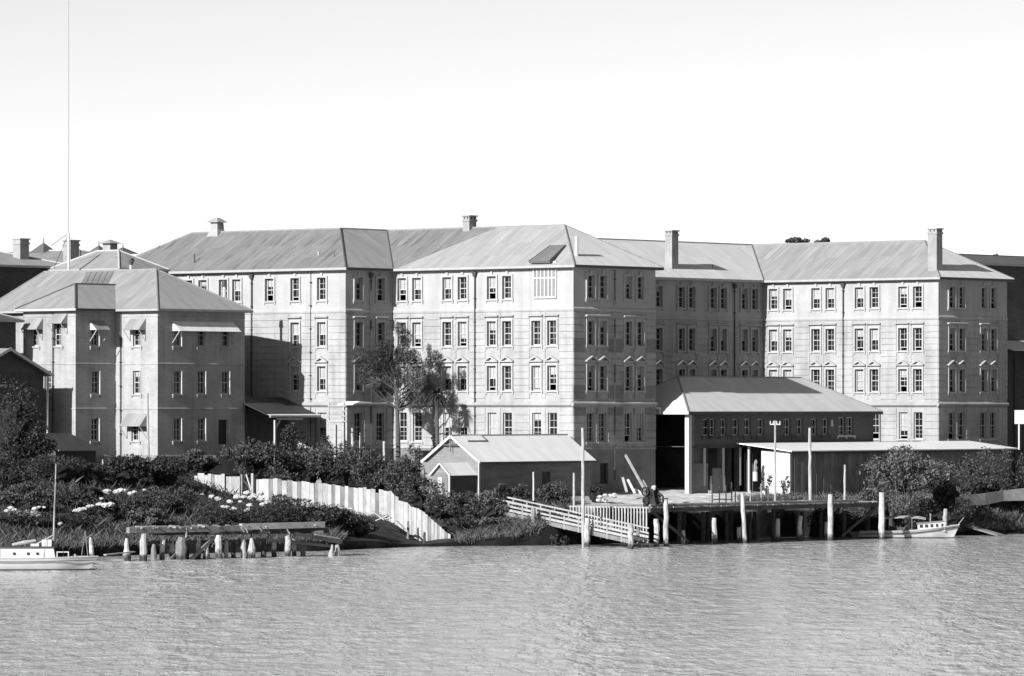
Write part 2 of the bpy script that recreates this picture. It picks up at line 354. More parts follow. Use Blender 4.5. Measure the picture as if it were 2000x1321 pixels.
def ground():
    xs = list(np.arange(-64, 70.1, 0.8)); xs = [-600,-400,-250,-150,-100,-80] + xs + [80,100,150,250,400,600]
    ds = [-60,-20,-4,-1,0,.2,.5,.9,1.5,2.2,3,4,5,6,7,8,9,10,11,12] + list(np.arange(13, 61, 1.5)) + [70,90,120,160,220,400,900,2500,6000]
    v = []; f = []
    for d in ds:
        for x in xs:
            y = shore(x) + d + (0.35*math.sin(x*1.3) + 0.2*math.sin(x*3.1) if -2 < d < 4 else 0)
            z = tz(x, shore(x) + d)
            v.append((x, y, z))
    n = len(xs)
    for j in range(len(ds)-1):
        for i in range(n-1): f.append((j*n+i, j*n+i+1, (j+1)*n+i+1, (j+1)*n+i))
    me = bpy.data.meshes.new('ground'); me.from_pydata(v, [], f); me.update()
    for p in me.polygons: p.use_smooth = True
    # soil: dark under the growth on the left bank, pale trodden yard by the wharf, grass on the right bank
    m = bpy.data.materials.new('soil'); m.use_nodes = True; n_ = m.node_tree; b = n_.nodes['Principled BSDF']; b.inputs['Roughness'].default_value = 0.95
    b.inputs['Specular IOR Level'].default_value = 0.1
    at = n_.nodes.new('ShaderNodeAttribute'); at.attribute_name = 'tone'
    nz = n_.nodes.new('ShaderNodeTexNoise'); nz.inputs['Scale'].default_value = 0.9; nz.inputs['Detail'].default_value = 8
    tc = n_.nodes.new('ShaderNodeTexCoord'); n_.links.new(tc.outputs['Object'], nz.inputs['Vector'])
    mr = n_.nodes.new('ShaderNodeMapRange'); mr.inputs['From Min'].default_value = 0.3; mr.inputs['From Max'].default_value = 0.7; mr.inputs['To Min'].default_value = 0.55; mr.inputs['To Max'].default_value = 1.35
    n_.links.new(nz.outputs['Fac'], mr.inputs['Value'])
    mu = n_.nodes.new('ShaderNodeMath'); mu.operation = 'MULTIPLY'
    n_.links.new(at.outputs['Fac'], mu.inputs[0]); n_.links.new(mr.outputs[0], mu.inputs[1]); n_.links.new(mu.outputs[0], b.inputs['Base Color'])
    bp = n_.nodes.new('ShaderNodeBump'); bp.inputs['Strength'].default_value = 0.7; bp.inputs['Distance'].default_value = 0.15
    n_.links.new(nz.outputs['Fac'], bp.inputs['Height']); n_.links.new(bp.outputs[0], b.inputs['Normal'])
    at_ = me.attributes.new('tone', 'FLOAT', 'POINT')
    vals = []
    for (x, y, z) in v:
        a, bb = AB(x, y)
        t = 0.04
        yard = min(1, max(0, (x - 4.5)/3)) * min(1, max(0, (30 - x)/6)) * min(1, max(0, (y - shore(x) - 0.9)/0.6))
        t = t*(1-yard) + 0.56*yard
        t = 0.010 if y - shore(x) < 1.0 else t
        grass = min(1, max(0, (x - 33)/4)); t = t*(1-grass) + 0.075*grass
        if y - shore(x) < 1.0: t = 0.012  # wet mud edge; shade at the waterline and under the wharf is in its colour
        vals.append(t*K)
    at_.data.foreach_set('value', vals)
    MATS['soil'] = m
    return struct(link('ground', me, 'soil'))
ground()

# ------------------------------------------------------------------ river with real waves
def river():
    xs = np.concatenate([[-900,-500,-300,-180,-120,-90,-70,-58], np.arange(-50, 52.01, 0.21), [58,70,90,120,180,300,500,900]])
    ys = np.concatenate([[-400,-100,60,140,180,200,208], np.arange(213, 432.01, 0.31), [434,438,444,452,462,480,520,600]])
    Xg, Yg = np.meshgrid(xs, ys)
    r = np.random.RandomState(5)
    Z = np.zeros_like(Xg)
    env = 0.85 + 0.35*np.sin(Xg*0.045 + Yg*0.021 + 1.0)*np.sin(Yg*0.037 - Xg*0.02)
    wx = Xg + 0.5*np.sin(0.31*Yg + 0.2*Xg); wy = Yg + 0.6*np.sin(0.27*Xg - 0.13*Yg)
    for i in range(60):
        lam = 0.95*(5.5/0.95)**(r.rand()**1.1)
        th = math.radians(98) + r.randn()*0.6
        k = 2*math.pi/lam; amp = 0.0011*lam**0.95
        ph = r.rand()*6.28
        Z += amp*np.sin(k*(math.cos(th)*wx + math.sin(th)*wy) + ph)
    fade = np.clip((54-np.abs(Xg))/6, 0, 1)*np.clip((Yg-205)/6, 0, 1)*np.clip((438-Yg)/4, 0.0, 1)
    calm = np.clip(np.interp(Xg, SX, SY) - Yg, 0, 14)/14*0.75 + 0.25
    Z = Z*env*fade*calm
    v = np.stack([Xg, Yg, Z], -1).reshape(-1, 3); ny, nx = Xg.shape
    idx = np.arange(ny*nx).reshape(ny, nx)
    q = np.stack([idx[:-1,:-1], idx[:-1,1:], idx[1:,1:], idx[1:,:-1]], -1).reshape(-1, 4)
    me = np_mesh('river', v, q)
    me.polygons.foreach_set('use_smooth', np.ones(len(q), bool))
    m = bpy.data.materials.new('water'); m.use_nodes = True; n = m.node_tree; b = n.nodes['Principled BSDF']
    b.inputs['Base Color'].default_value = (0.41, 0.41, 0.41, 1); b.inputs['Roughness'].default_value = 0.11; b.inputs['IOR'].default_value = 1.333
    b.inputs['Specular IOR Level'].default_value = 0.5
    tc = n.nodes.new('ShaderNodeTexCoord'); prev = None
    # wind ripples seen almost edge-on: short crests, drawn out along the line of the swell
    for sx, sy, rz, dist, det in ((0.80, 0.23, 0.12, 0.48, 4), (0.30, 0.09, -0.1, 0.10, 2), (2.0, 0.70, 0.25, 0.09, 2)):
        mp = n.nodes.new('ShaderNodeMapping'); mp.inputs['Scale'].default_value = (sx, sy, 1); mp.inputs['Rotation'].default_value = (0, 0, rz)
        nz = n.nodes.new('ShaderNodeTexNoise'); nz.inputs['Scale'].default_value = 1.0; nz.inputs['Detail'].default_value = det; nz.inputs['Roughness'].default_value = 0.62
        bp = n.nodes.new('ShaderNodeBump'); bp.inputs['Strength'].default_value = 1.0; bp.inputs['Distance'].default_value = dist
        n.links.new(tc.outputs['Object'], mp.inputs[0]); n.links.new(mp.outputs[0], nz.inputs['Vector']); n.links.new(nz.outputs['Fac'], bp.inputs['Height'])
        if prev: n.links.new(prev, bp.inputs['Normal'])
        prev = bp.outputs[0]
    n.links.new(prev, b.inputs['Normal'])
    MATS['water'] = m
    return struct(link('river', me, 'water'))
def np_mesh(name, v, q):
    me = bpy.data.meshes.new(name); v = np.asarray(v, np.float32); q = np.asarray(q, np.int32)
    me.vertices.add(len(v)); me.vertices.foreach_set('co', v.ravel())
    me.loops.add(q.size); me.loops.foreach_set('vertex_index', q.ravel())
    me.polygons.add(len(q)); k = q.shape[1]
    me.polygons.foreach_set('loop_start', np.arange(0, q.size, k, dtype=np.int32))
    me.polygons.foreach_set('loop_total', np.full(len(q), k, np.int32))
    me.update(calc_edges=True); return me
river()
#==PART2==
# ------------------------------------------------------------------ walls with real openings
def wpt(kind, c, u, v, z): return (u, c + v, z) if kind == 'S' else (c - v, u, z)     # v = depth into the wall
def wall(T, kind, c, u0, u1, z0, z1, ops, m, depth=0.34, name='wall', label=None):
    """kind S faces -b at b = c with u = a; kind D faces +a at a = c with u = b"""
    us = sorted({u0, u1, *[q for o in ops for q in o[:2]]}); zs = sorted({z0, z1, *[q for o in ops for q in o[2:4]]})
    us = [u for u in us if u0 <= u <= u1]; zs = [z for z in zs if z0 <= z <= z1]
    mb = MB(); pt = lambda u, v, z: wpt(kind, c, u, v, z)
    for i in range(len(us)-1):
        for j in range(len(zs)-1):
            um, zm = (us[i]+us[i+1])/2, (zs[j]+zs[j+1])/2
            if any(o[0] < um < o[1] and o[2] < zm < o[3] for o in ops): continue
            mb.poly([pt(us[i], 0, zs[j]), pt(us[i+1], 0, zs[j]), pt(us[i+1], 0, zs[j+1]), pt(us[i], 0, zs[j+1])])
    for a0, a1, b0, b1 in [o[:4] for o in ops]:
        mb.poly([pt(a0,0,b0), pt(a0,0,b1), pt(a0,depth,b1), pt(a0,depth,b0)]); mb.poly([pt(a1,0,b0), pt(a1,depth,b0), pt(a1,depth,b1), pt(a1,0,b1)])
        mb.poly([pt(a0,0,b0), pt(a0,depth,b0), pt(a1,depth,b0), pt(a1,0,b0)]); mb.poly([pt(a0,0,b1), pt(a1,0,b1), pt(a1,depth,b1), pt(a0,depth,b1)])
    return T.part(name, mb, m, fix=False, label=label)

WM = {}
def win_meshes(key, w, h, rows=(2, 2), hood=None, cols=2, up=0.0):
    """sash window in its own frame: x along the wall, y into the wall, z up from the sill"""
    if key in WM: return WM[key]
    d = {}
    f = MB(); y0, y1 = 0.20, 0.27; hw = w/2; hm = h*0.5
    J, BT, MR, MU = .075, .12, .035, .017
    f.box(-hw, -hw+J, y0, y1, 0, h); f.box(hw-J, hw, y0, y1, 0, h)
    f.box(-hw+J, hw-J, y0, y1, 0, .05); f.box(-hw+J, hw-J, y0, y1, up+.05, BT+up); f.box(-hw+J, hw-J, y0, y1, h-.08, h); f.box(-hw+J, hw-J, y0-.02, y1, hm-MR, hm+MR)
    for c in range(1, cols):
        x = -hw+J + (w-2*J)*c/cols
        f.box(x-MU, x+MU, y0+.02, y1, BT+up, hm-MR); f.box(x-MU, x+MU, y0+.01, y1, hm+MR, h-.08)
    for lo, hi, nr in ((BT+up, hm-MR, rows[0] if up == 0 else 1), (hm+MR, h-.08, rows[1])):
        for k in range(1, nr):
            z = lo + (hi-lo)*k/nr; xs = [-hw+J] + [-hw+J+(w-2*J)*c/cols for c in range(1, cols)] + [hw-J]
            for xa, xb in zip(xs[:-1], xs[1:]): f.box(xa+MU, xb-MU, y0+.025, y1, z-.014, z+.014)
    d['frame'] = f.mesh('window')
    d['lower'] = MB().box(-hw+.09, hw-.09, y1+.005, y1+.02, .12+up, hm).mesh('pane')
    d['upper'] = MB().box(-hw+.09, hw-.09, y1+.006, y1+.021, hm+.004, h-.08).mesh('pane')
    for k, fr in enumerate((.22, .36, .5, .72, .97)):
        zt = h-.09; d['blind%d' % k] = MB().box(-hw+.115, hw-.115, y1-.004, y1+.003, zt-(zt-.15)*fr, zt).mesh('blind')
    s = MB(); s.box(-hw-.24, hw+.24, -.13, .2, -.13, 0); s.box(-hw-.20, -hw-.06, -.09, -.002, -.30, -.135); s.box(hw+.06, hw+.20, -.09, -.002, -.30, -.135)
    d['sill'] = s.mesh('sill')
    a = MB(); a.box(-hw-.17, -hw, -.12, -.002, 0, h+.15); a.box(hw, hw+.17, -.12, -.002, 0, h+.15); a.box(-hw, hw, -.118, -.002, h, h+.15)
    d['surround'] = a.mesh('surround')
    hd = MB()
    if hood == 'flat':
        hd.box(-hw-.17, hw+.17, -.05, -.002, h+.152, h+.32); hd.prism([(-.002, h+.32), (-.2, h+.36), (-.3, h+.42), (-.3, h+.48), (-.002, h+.56)], 'x', -hw-.30, hw+.30)
    if hood == 'ped':
        hd.box(-hw-.17, hw+.17, -.05, -.002, h+.152, h+.34); hd.box(-hw-.30, hw+.30, -.28, -.002, h+.34, h+.44)
        W2 = hw+.30; zb = h+.442; zt = h+.86
        hd.poly([(-W2+.14, -.05, zb), (W2-.14, -.05, zb), (0, -.05, zt-.10)])
        for sg in (-1, 1):
            A = [(sg*W2, zb), (0, zt), (0, zt-.13), (sg*(W2-.26), zb)]
            i = len(hd.v)
            for y in (-.32, -.002):
                for (x, z) in A: hd.v.append((x, y, z))
            for k in range(4): hd.f.append((i+k, i+(k+1) % 4, i+4+(k+1) % 4, i+4+k))
            hd.f.append((i, i+1, i+2, i+3)); hd.f.append((i+7, i+6, i+5, i+4))
    if hood == 'key':
        hd.prism([(-.002, h+.02), (-.12, h+.02), (-.14, h+.42), (-.002, h+.42)], 'x', -.13, .13)
    if hd.f:
        d['hood'] = hd.mesh('hood')
    d['lit_bead'] = MB().box(hw-.005, hw+.07, -.09, .1, .002, h-.002).mesh('lit_strip')  # added proud strip that catches the sun like a lit reveal
    for k, me in d.items(): fix_normals(me)
    WM[key] = d; return d
HOODN = {'flat': 'flat_hood', 'ped': 'pediment', 'key': 'keystone'}
def window(T, kind, c, u, zb, key, w, h, rows=(2, 2), hood=None, blind=None, surround=True, trim='stone_trim', glass='glass_dark', cols=2, lit_bead=False, up=0.0):
    d = win_meshes(key + ('o%d' % int(up*100) if up else ''), w, h, rows, hood, cols, up); rz = 0 if kind == 'S' else math.pi/2
    o = T.part('window', d['frame'], 'sash_white', loc=wpt(kind, c, u, 0, zb), rz=rz)
    T.part('pane', d['lower'], glass, under=o); T.part('pane', d['upper'], glass, under=o)
    if blind is not None: T.part('blind', d['blind%d' % blind], 'blind_cloth', under=o)
    T.part('sill', d['sill'], trim, under=o)
    if surround: T.part('surround', d['surround'], trim, under=o)
    if lit_bead: T.part('lit_strip', d['lit_bead'], 'white_paint', under=o)
    if 'hood' in d: T.part(HOODN[hood], d['hood'], trim, under=o)
    return (u-w/2, u+w/2, zb, zb+h)
def courses(T, wob, kind, c, u0, u1, z0, z1, ops, m, n, gap=0.085, proud=0.06, hoods=0.0, single=False, dark=None):
    """banded brickwork standing proud of the wall, cut at the openings; single pieces where the bands can be told apart"""
    hh = (z1-z0)/n; allb = MB()
    for k in range(n):
        za, zb = z0 + k*hh + gap/2, z0 + (k+1)*hh - gap/2
        cuts = sorted((o[0]-.26, o[1]+.26) for o in ops if o[2]-.2 < zb and o[3]+.18+hoods > za)
        u = u0
        for a, b in cuts + [(u1, u1)]:
            if a - u > .08:
                p, q = wpt(kind, c, u, -proud, za), wpt(kind, c, min(a, u1), -.001, zb)
                mb = MB() if single else allb
                mb.box(min(p[0], q[0]), max(p[0], q[0]), min(p[1], q[1]), max(p[1], q[1]), za, zb)
                if single: T.part('brick_course', mb, 'wall_brick_darker' if dark and dark((za+zb)/2) else m, under=wob)
            u = max(u, b)
    if allb.f: T.part('brick_courses', allb, m, under=wob)['kind'] = 'stuff'
def cornice(T, kind, c, u0, u1, prof, m, name='cornice'):
    """prof of (out, z); S pieces sweep along a, D pieces along b"""
    mb = MB()
    if kind == 'S': mb.prism([(c - o, z) for o, z in prof], 'x', u0, u1)
    else: mb.prism([(c + o, z) for o, z in prof], 'y', u0, u1)
    return T.part(name, mb, m)
def plane(T, name, pts, m, th=0.07, under=None, label=None):
    """a sheeted roof slope: pts[0] -> pts[1] is the eave; UVs in metres"""
    p = [Vector(q) for q in pts]; u = (p[1]-p[0]).normalized(); nrm = (p[1]-p[0]).cross(p[-1]-p[0]).normalized()
    if nrm.z < 0: nrm = -nrm
    v = nrm.cross(u)
    mb = MB(); uv = [((q-p[0]).dot(u)+50, (q-p[0]).dot(v)+0.3) for q in p]
    mb.poly(p, uv); lo = [q - nrm*th for q in p]; n = len(p)
    mb.poly(list(reversed(lo)), list(reversed(uv)))
    for k in range(n): mb.poly([p[k], lo[k], lo[(k+1) % n], p[(k+1) % n]], [uv[k]]*4)
    return T.part(name, mb, m, under=under, label=label)
def cap(T, name, p0, p1, m, r=0.09, under=None):
    return T.part(name, MB().tube(p0, p1, r, r, 6), m, under=under)
def hip_roof(T, a0, a1, b0, b1, ze, tan, axis, ends=(1, 1), m='roof_mid', capm='ridge_cap', o=0.5, mats=None, fascia='gutter_paint', run=None):
    """hipped (or gabled: end 0) roof over the rectangle; axis 'a' or 'b' is the ridge direction; returns ridge ends"""
    A0, A1, B0, B1 = a0-o, a1+o, b0-o, b1+o
    mats = mats or {}
    if axis == 'a':
        w = (B1-B0)/2; bm = (B0+B1)/2; zr = ze + w*tan
        r0 = A0 + (w*ends[0] if run is None else run[0]); r1 = A1 - (w*ends[1] if run is None else run[1])
        P0, P1 = (r0, bm, zr), (r1, bm, zr)
        s = plane(T, 'roof_slope', [(A0,B0,ze), (A1,B0,ze), P1, P0], mats.get('S', m)); plane(T, 'roof_slope', [(A1,B1,ze), (A0,B1,ze), P0, P1], m)
        if ends[1]: plane(T, 'roof_slope', [(A1,B0,ze), (A1,B1,ze), P1], mats.get('D', m)); cap(T, 'hip_cap', (A1,B0,ze), P1, capm); cap(T, 'hip_cap', (A1,B1,ze), P1, capm)
        if ends[0]: plane(T, 'roof_slope', [(A0,B1,ze), (A0,B0,ze), P0], m); cap(T, 'hip_cap', (A0,B0,ze), P0, capm)
    else:
        w = (A1-A0)/2; am = (A0+A1)/2; zr = ze + w*tan
        r0 = B0 + (w*ends[0] if run is None else run[0]); r1 = B1 - (w*ends[1] if run is None else run[1])
        P0, P1 = (am, r0, zr), (am, r1, zr)
        plane(T, 'roof_slope', [(A1,B0,ze), (A1,B1,ze), P1, P0], mats.get('D', m)); plane(T, 'roof_slope', [(A0,B1,ze), (A0,B0,ze), P0, P1], m)
        if ends[0]: plane(T, 'roof_slope', [(A0,B0,ze), (A1,B0,ze), P0], mats.get('S', m)); cap(T, 'hip_cap', (A1,B0,ze), P0, capm); cap(T, 'hip_cap', (A0,B0,ze), P0, capm)
        if ends[1]: plane(T, 'roof_slope', [(A1,B1,ze), (A0,B1,ze), P1], m); cap(T, 'hip_cap', (A1,B1,ze), P1, capm)
    cap(T, 'ridge_cap', P0, P1, capm)
    if fascia: gutters(T, A0, A1, B0, B1, ze, fascia)
    return P0, P1
def gutters(T, A0, A1, B0, B1, ze, m, h=0.2):
    T.part('gutter', MB().box(A0, A1+.06, B0-.09, B0, ze-h, ze-.02), m); T.part('gutter', MB().box(A1, A1+.09, B0+.003, B1, ze-h, ze-.02), m)
    T.part('soffit', MB().box(A0+.02, A1-.02, B0+.02, B1-.02, ze-h-.02, ze-h+.04), 'gutter_paint')
def chimney(T, a, b, wa, wb, z0, z1, m='chimney_render', pots=True, style='corbel'):
    mb = MB().box(a-wa/2, a+wa/2, b-wb/2, b+wb/2, z0, z1-.35)
    c = T.part('chimney', mb, m)
    k = MB().box(a-wa/2-.07, a+wa/2+.07, b-wb/2-.07, b+wb/2+.07, z1-.55, z1-.38); k.box(a-wa/2-.0, a+wa/2+.0, b-wb/2-.0, b+wb/2+.0, z1-.349, z1-.12)
    k.box(a-wa/2-.10, a+wa/2+.10, b-wb/2-.10, b+wb/2+.10, z1-.12, z1)
    T.part('chimney_cap', k, m, under=c)
    if pots:
        q = MB()
        for sx in (-.22, .22):
            q.box(a+sx*wa-.06, a+sx*wa+.06, b-wb/2-.004, b-wb/2-.001, z1-.33, z1-.14); q.box(a+wa/2+.001, a+wa/2+.004, b+sx*wb-.06, b+sx*wb+.06, z1-.33, z1-.14)
        T.part('smoke_opening', q, 'iron_dark', under=c)
    return c
def downpipe(T, kind, c, u, z0, z1, head=True, r=0.06, m='pipe_iron'):
    p, q = wpt(kind, c, u, -.13, z0), wpt(kind, c, u, -.13, z1)
    o = T.part('downpipe', MB().tube(p, q, r, r, 6), m)
    if head:
        x, y, _ = q; s = .26
        k = MB(); i = 0
        k.v += [(x-.1,y-.1,z1-.55),(x+.1,y-.1,z1-.55),(x+.1,y+.1,z1-.55),(x-.1,y+.1,z1-.55),(x-s,y-.17,z1-.1),(x+s,y-.17,z1-.1),(x+s,y+.12,z1-.1),(x-s,y+.12,z1-.1)] if kind == 'S' else \
               [(x-.1,y-.1,z1-.55),(x+.1,y-.1,z1-.55),(x+.1,y+.1,z1-.55),(x-.1,y+.1,z1-.55),(x-.12,y-s,z1-.1),(x+.17,y-s,z1-.1),(x+.17,y+s,z1-.1),(x-.12,y+s,z1-.1)]
        k.f += [(0,3,2,1),(4,5,6,7),(0,1,5,4),(1,2,6,5),(2,3,7,6),(3,0,4,7)]
        T.part('rainwater_head', k, m, under=o)
    for zz in np.arange(z0+1.0, z1-.6, 2.1):
        T.part('pipe_bracket', MB().box(p[0]-.1, p[0]+.1, p[1]-.1, p[1]+.1, zz, zz+.07), m, under=o)
    return o

# ================================================================== the long four-storey building
AR = -21.15                      # front of the long range
BW = -6.39                       # sunlit end front
WB = 11.6; BR = 55.4             # wing width; right wing starts here
ZE, TP = 24.0, 0.598             # eave edge, roof pitch
Yc = 450.0
ROW = {1: (zp(586.5, 459.5), 2.05), 2: (zp(677, 459.5), 2.2), 3: (zp(763.8, 459.5), 2.22), 0: (zp(858, 495), 2.6)}
ZC = zp(796, 450)                # underside of the cornice
ZS = zp(612, 459.5)              # string under the top storey
ZP = zp(876, 450)                # plinth
main = Thing('institution_building', 'long pale four-storey brick building with projecting wings and hipped iron roofs', 'building', -15, 28, 4.0)
T = main
WW = 1.03
STY = {1: ('t1', 'key'), 2: ('t2', 'flat'), 3: ('t3', 'ped'), 0: ('t0', None)}
rb = random.Random(11)
def blind_for(kind):
    x = rb.random()
    if kind == 'D': return None if x < .72 else rb.choice([0, 1, 2])
    return None if x < .42 else rb.choice([0, 1, 1, 2, 2, 3, 4])
def darker_band(z): return zp(783, 450) < z < zp(748, 450) or zp(690, 450) < z < zp(656, 450) or zp(815, 450) < z < zp(797, 450)  # height bands whose courses take the darker tone
def facade(kind, c, u0, u1, rows, z0=2.5, m='wall_brick', cor=True, skip=(), extra=(), base=True, corner=False, cornL=False):
    """rows: {row: [u...]}; builds upper and lower wall, windows, brick courses, strings and cornice"""
    ops_t, ops_l, ops_g = [], [], []
    for r, us in rows.items():
        zb, h = ROW[r]
        for u in us:
            if not (u0+.3 < u < u1-.3): continue
            k, hood = STY[r]
            op = window(T, kind, c, u, zb, k, WW, h, (3, 2) if r == 0 else (2, 2), hood, blind_for(kind), surround=(r != 0), up=rb.choice([0, 0, 0, 0, 0, .25, .5]))
            (ops_t if r == 1 else ops_g if r == 0 else ops_l).append(op)
    ops_t += [e for e in extra if e[2] > ZS]; ops_l += [e for e in extra if e[2] < ZS and e[2] > ZC]; ops_g += [e for e in extra if e[2] < ZC and e[3] > ZP]
    wall(T, kind, c, u0, u1, ZS, ZE-.12, ops_t, 'upper_render', label='smooth rendered top storey wall')
    wl = wall(T, kind, c, u0, u1, ZC+.3, ZS, ops_l, m)
    wg = wall(T, kind, c, u0, u1, ZP, ZC+.3, ops_g, m)
    wall(T, kind, c, u0, u1, z0, ZP, [e for e in extra if e[3] <= ZP], 'base_render', name='plinth_wall')
    courses(T, wl, kind, c, u0, u1, ZC+.75, ZS-.02, ops_l, m, 13, hoods=.5, single=(kind == 'D' and c == 0.0), dark=darker_band if u0 < 20 else None)
    courses(T, wg, kind, c, u0, u1, ZP+.16, ZC-.02, ops_g, m, 5, single=(kind == 'D' and c == 0.0), dark=darker_band if u0 < 20 else None)
    cu0 = u0 - (.28 if kind == 'D' and cornL else 0)
    cornice(T, kind, c, cu0, u1 + (.0 if kind == 'S' else .0), [(0, ZC), (.16, ZC+.12), (.26, ZC+.22), (.26, ZC+.36), (0, ZC+.56)], m)
    cornice(T, kind, c, u0 - (.1 if kind == 'D' and cornL else 0), u1, [(0, ZS), (.06, ZS+.04), (.10, ZS+.18), (.10, ZS+.26), (0, ZS+.40)], 'upper_render', 'string_course')
    cornice(T, kind, c, u0 - (.1 if kind == 'D' and cornL else 0), u1, [(0, ZP-.14), (.09, ZP-.10), (.09, ZP), (0, ZP+.10)], m, 'plinth_band')

c1 = [786, 815, 874, 904, 961, 991, 1048, 1079]
uC = [aS(p, 0) for p in c1]
# tall glazed bay in the top storey of the middle wing
gb0, gb1 = aS(1043, 0), aS(1087, 0)
zg0, zg1 = zp(581, 455), zp(513, 455)
facade('S', 0.0, AR, 0.0, {1: uC[:6], 2: uC, 3: uC, 0: uC}, extra=[(gb0, gb1, zg0, ZE-.12)])
pD = [1153.5, 1177, 1227, 1250]
uD = [bD(p, 0) for p in pD]
dr = (bD(1172, 0), bD(1188, 0), zp(945, 453), zp(905, 453))
facade('D', 0.0, 0.0, WB, {1: uD, 2: uD, 3: uD, 0: uD}, extra=[dr], cornL=True)
T.part('door', MB().box(-.3, -.24, dr[0], dr[1], dr[2], dr[3]), 'iron_dark')
uL = [bD(700, AR), bD(743, AR)]
facade('D', AR, BW, 0.0, {1: uL, 2: uL, 3: uL, 0: uL}, cornL=True)
uW = [aS(p, BW) for p in (369, 397, 437, 463, 527, 577, 629)]
facade('S', BW, -51.4, AR, {1: uW, 2: uW[:2]+[aS(p, BW) for p in (577, 629)], 3: uW[:2]+[aS(p, BW) for p in (577, 629)], 0: [aS(629, BW)]})
uB = [bD(p, AR) for p in (1260, 1286, 1330, 1350, 1392, 1412, 1453, 1473)]
facade('D', AR, WB, BR, {1: uB, 2: uB, 3: uB, 0: uB})
uR = [aS(p, BR) for p in (1511, 1539, 1594, 1622, 1679, 1708, 1764, 1793)]
facade('S', BR, AR, 0.0, {1: uR, 2: uR, 3: uR, 0: uR})
uE = [bD(p, 0) for p in (1859, 1878, 1921, 1940)]
facade('D', 0.0, BR, BR+WB, {1: uE, 2: uE, 3: uE, 0: uE}, cornL=True)
# plain back and inner walls
def plain(pts, z0, z1, m='wall_brick', name='back_wall'):
    mb = MB()
    for (p, q) in zip(pts[:-1], pts[1:]): mb.poly([(p[0], p[1], z0), (q[0], q[1], z0), (q[0], q[1], z1), (p[0], p[1], z1)])
    T.part(name, mb, m, fix=False)
plain([(0, WB), (AR, WB)], 2.5, ZE-.12); plain([(0, BR+WB), (AR, BR+WB)], 2.5, ZE-.12)
plain([(AR, BR+WB), (AR, 73.4), (AR-WB, 73.4), (AR-WB, 5.21), (-51.4, 5.21), (-51.4, BW)], 2.5, ZE-.12)
# roofs: one slope for each side, valleys where they meet
w_ = WB/2 + .5; ZR = ZE + w_*TP; o_ = .5; AM = AR - WB/2; BMW = BW + WB/2; BMC = WB/2; BMR = BR + WB/2
plane(T, 'roof_slope', [(AR+o_, BW-o_, ZE), (AR+o_, 1.0, ZE), (AM, 1.0+WB/2, ZR), (AM, BMW, ZR)], 'roof_side_mid')
plane(T, 'roof_slope', [(AR+o_, 1.0, ZE), (AR+o_, 73.9, ZE), (AM, 67.6, ZR), (AM, 1.0+WB/2, ZR)], 'roof_side_pale')
plane(T, 'roof_slope', [(AR-WB-o_, 73.9, ZE), (AR-WB-o_, BW-o_, ZE), (AM, BMW, ZR), (AM, 67.6, ZR)], 'roof_mid')
plane(T, 'roof_slope', [(AR+o_, 73.9, ZE), (AR-WB-o_, 73.9, ZE), (AM, 67.6, ZR)], 'roof_mid')
plane(T, 'roof_slope', [(-51.9, BW-o_, ZE), (AR+o_, BW-o_, ZE), (AM, BMW, ZR), (-45.6, BMW, ZR)], 'roof_old', label='old iron roof slope with dark rust streaks')
plane(T, 'roof_slope', [(AM, 5.71, ZE), (-51.9, 5.71, ZE), (-45.6, BMW, ZR), (AM, BMW, ZR)], 'roof_mid')
plane(T, 'roof_slope', [(-51.9, 5.71, ZE), (-51.9, BW-o_, ZE), (-45.6, BMW, ZR)], 'roof_mid')
cap(T, 'ridge_cap', (-45.6, BMW, ZR), (AM, BMW, ZR), 'ridge_cap'); cap(T, 'ridge_cap', (AM, BMW, ZR), (AM, 67.6, ZR), 'ridge_cap')
cap(T, 'hip_cap', (AR+o_, BW-o_, ZE), (AM, BMW, ZR), 'ridge_dark'); cap(T, 'hip_cap', (-51.9, BW-o_, ZE), (-45.6, BMW, ZR), 'ridge_cap')
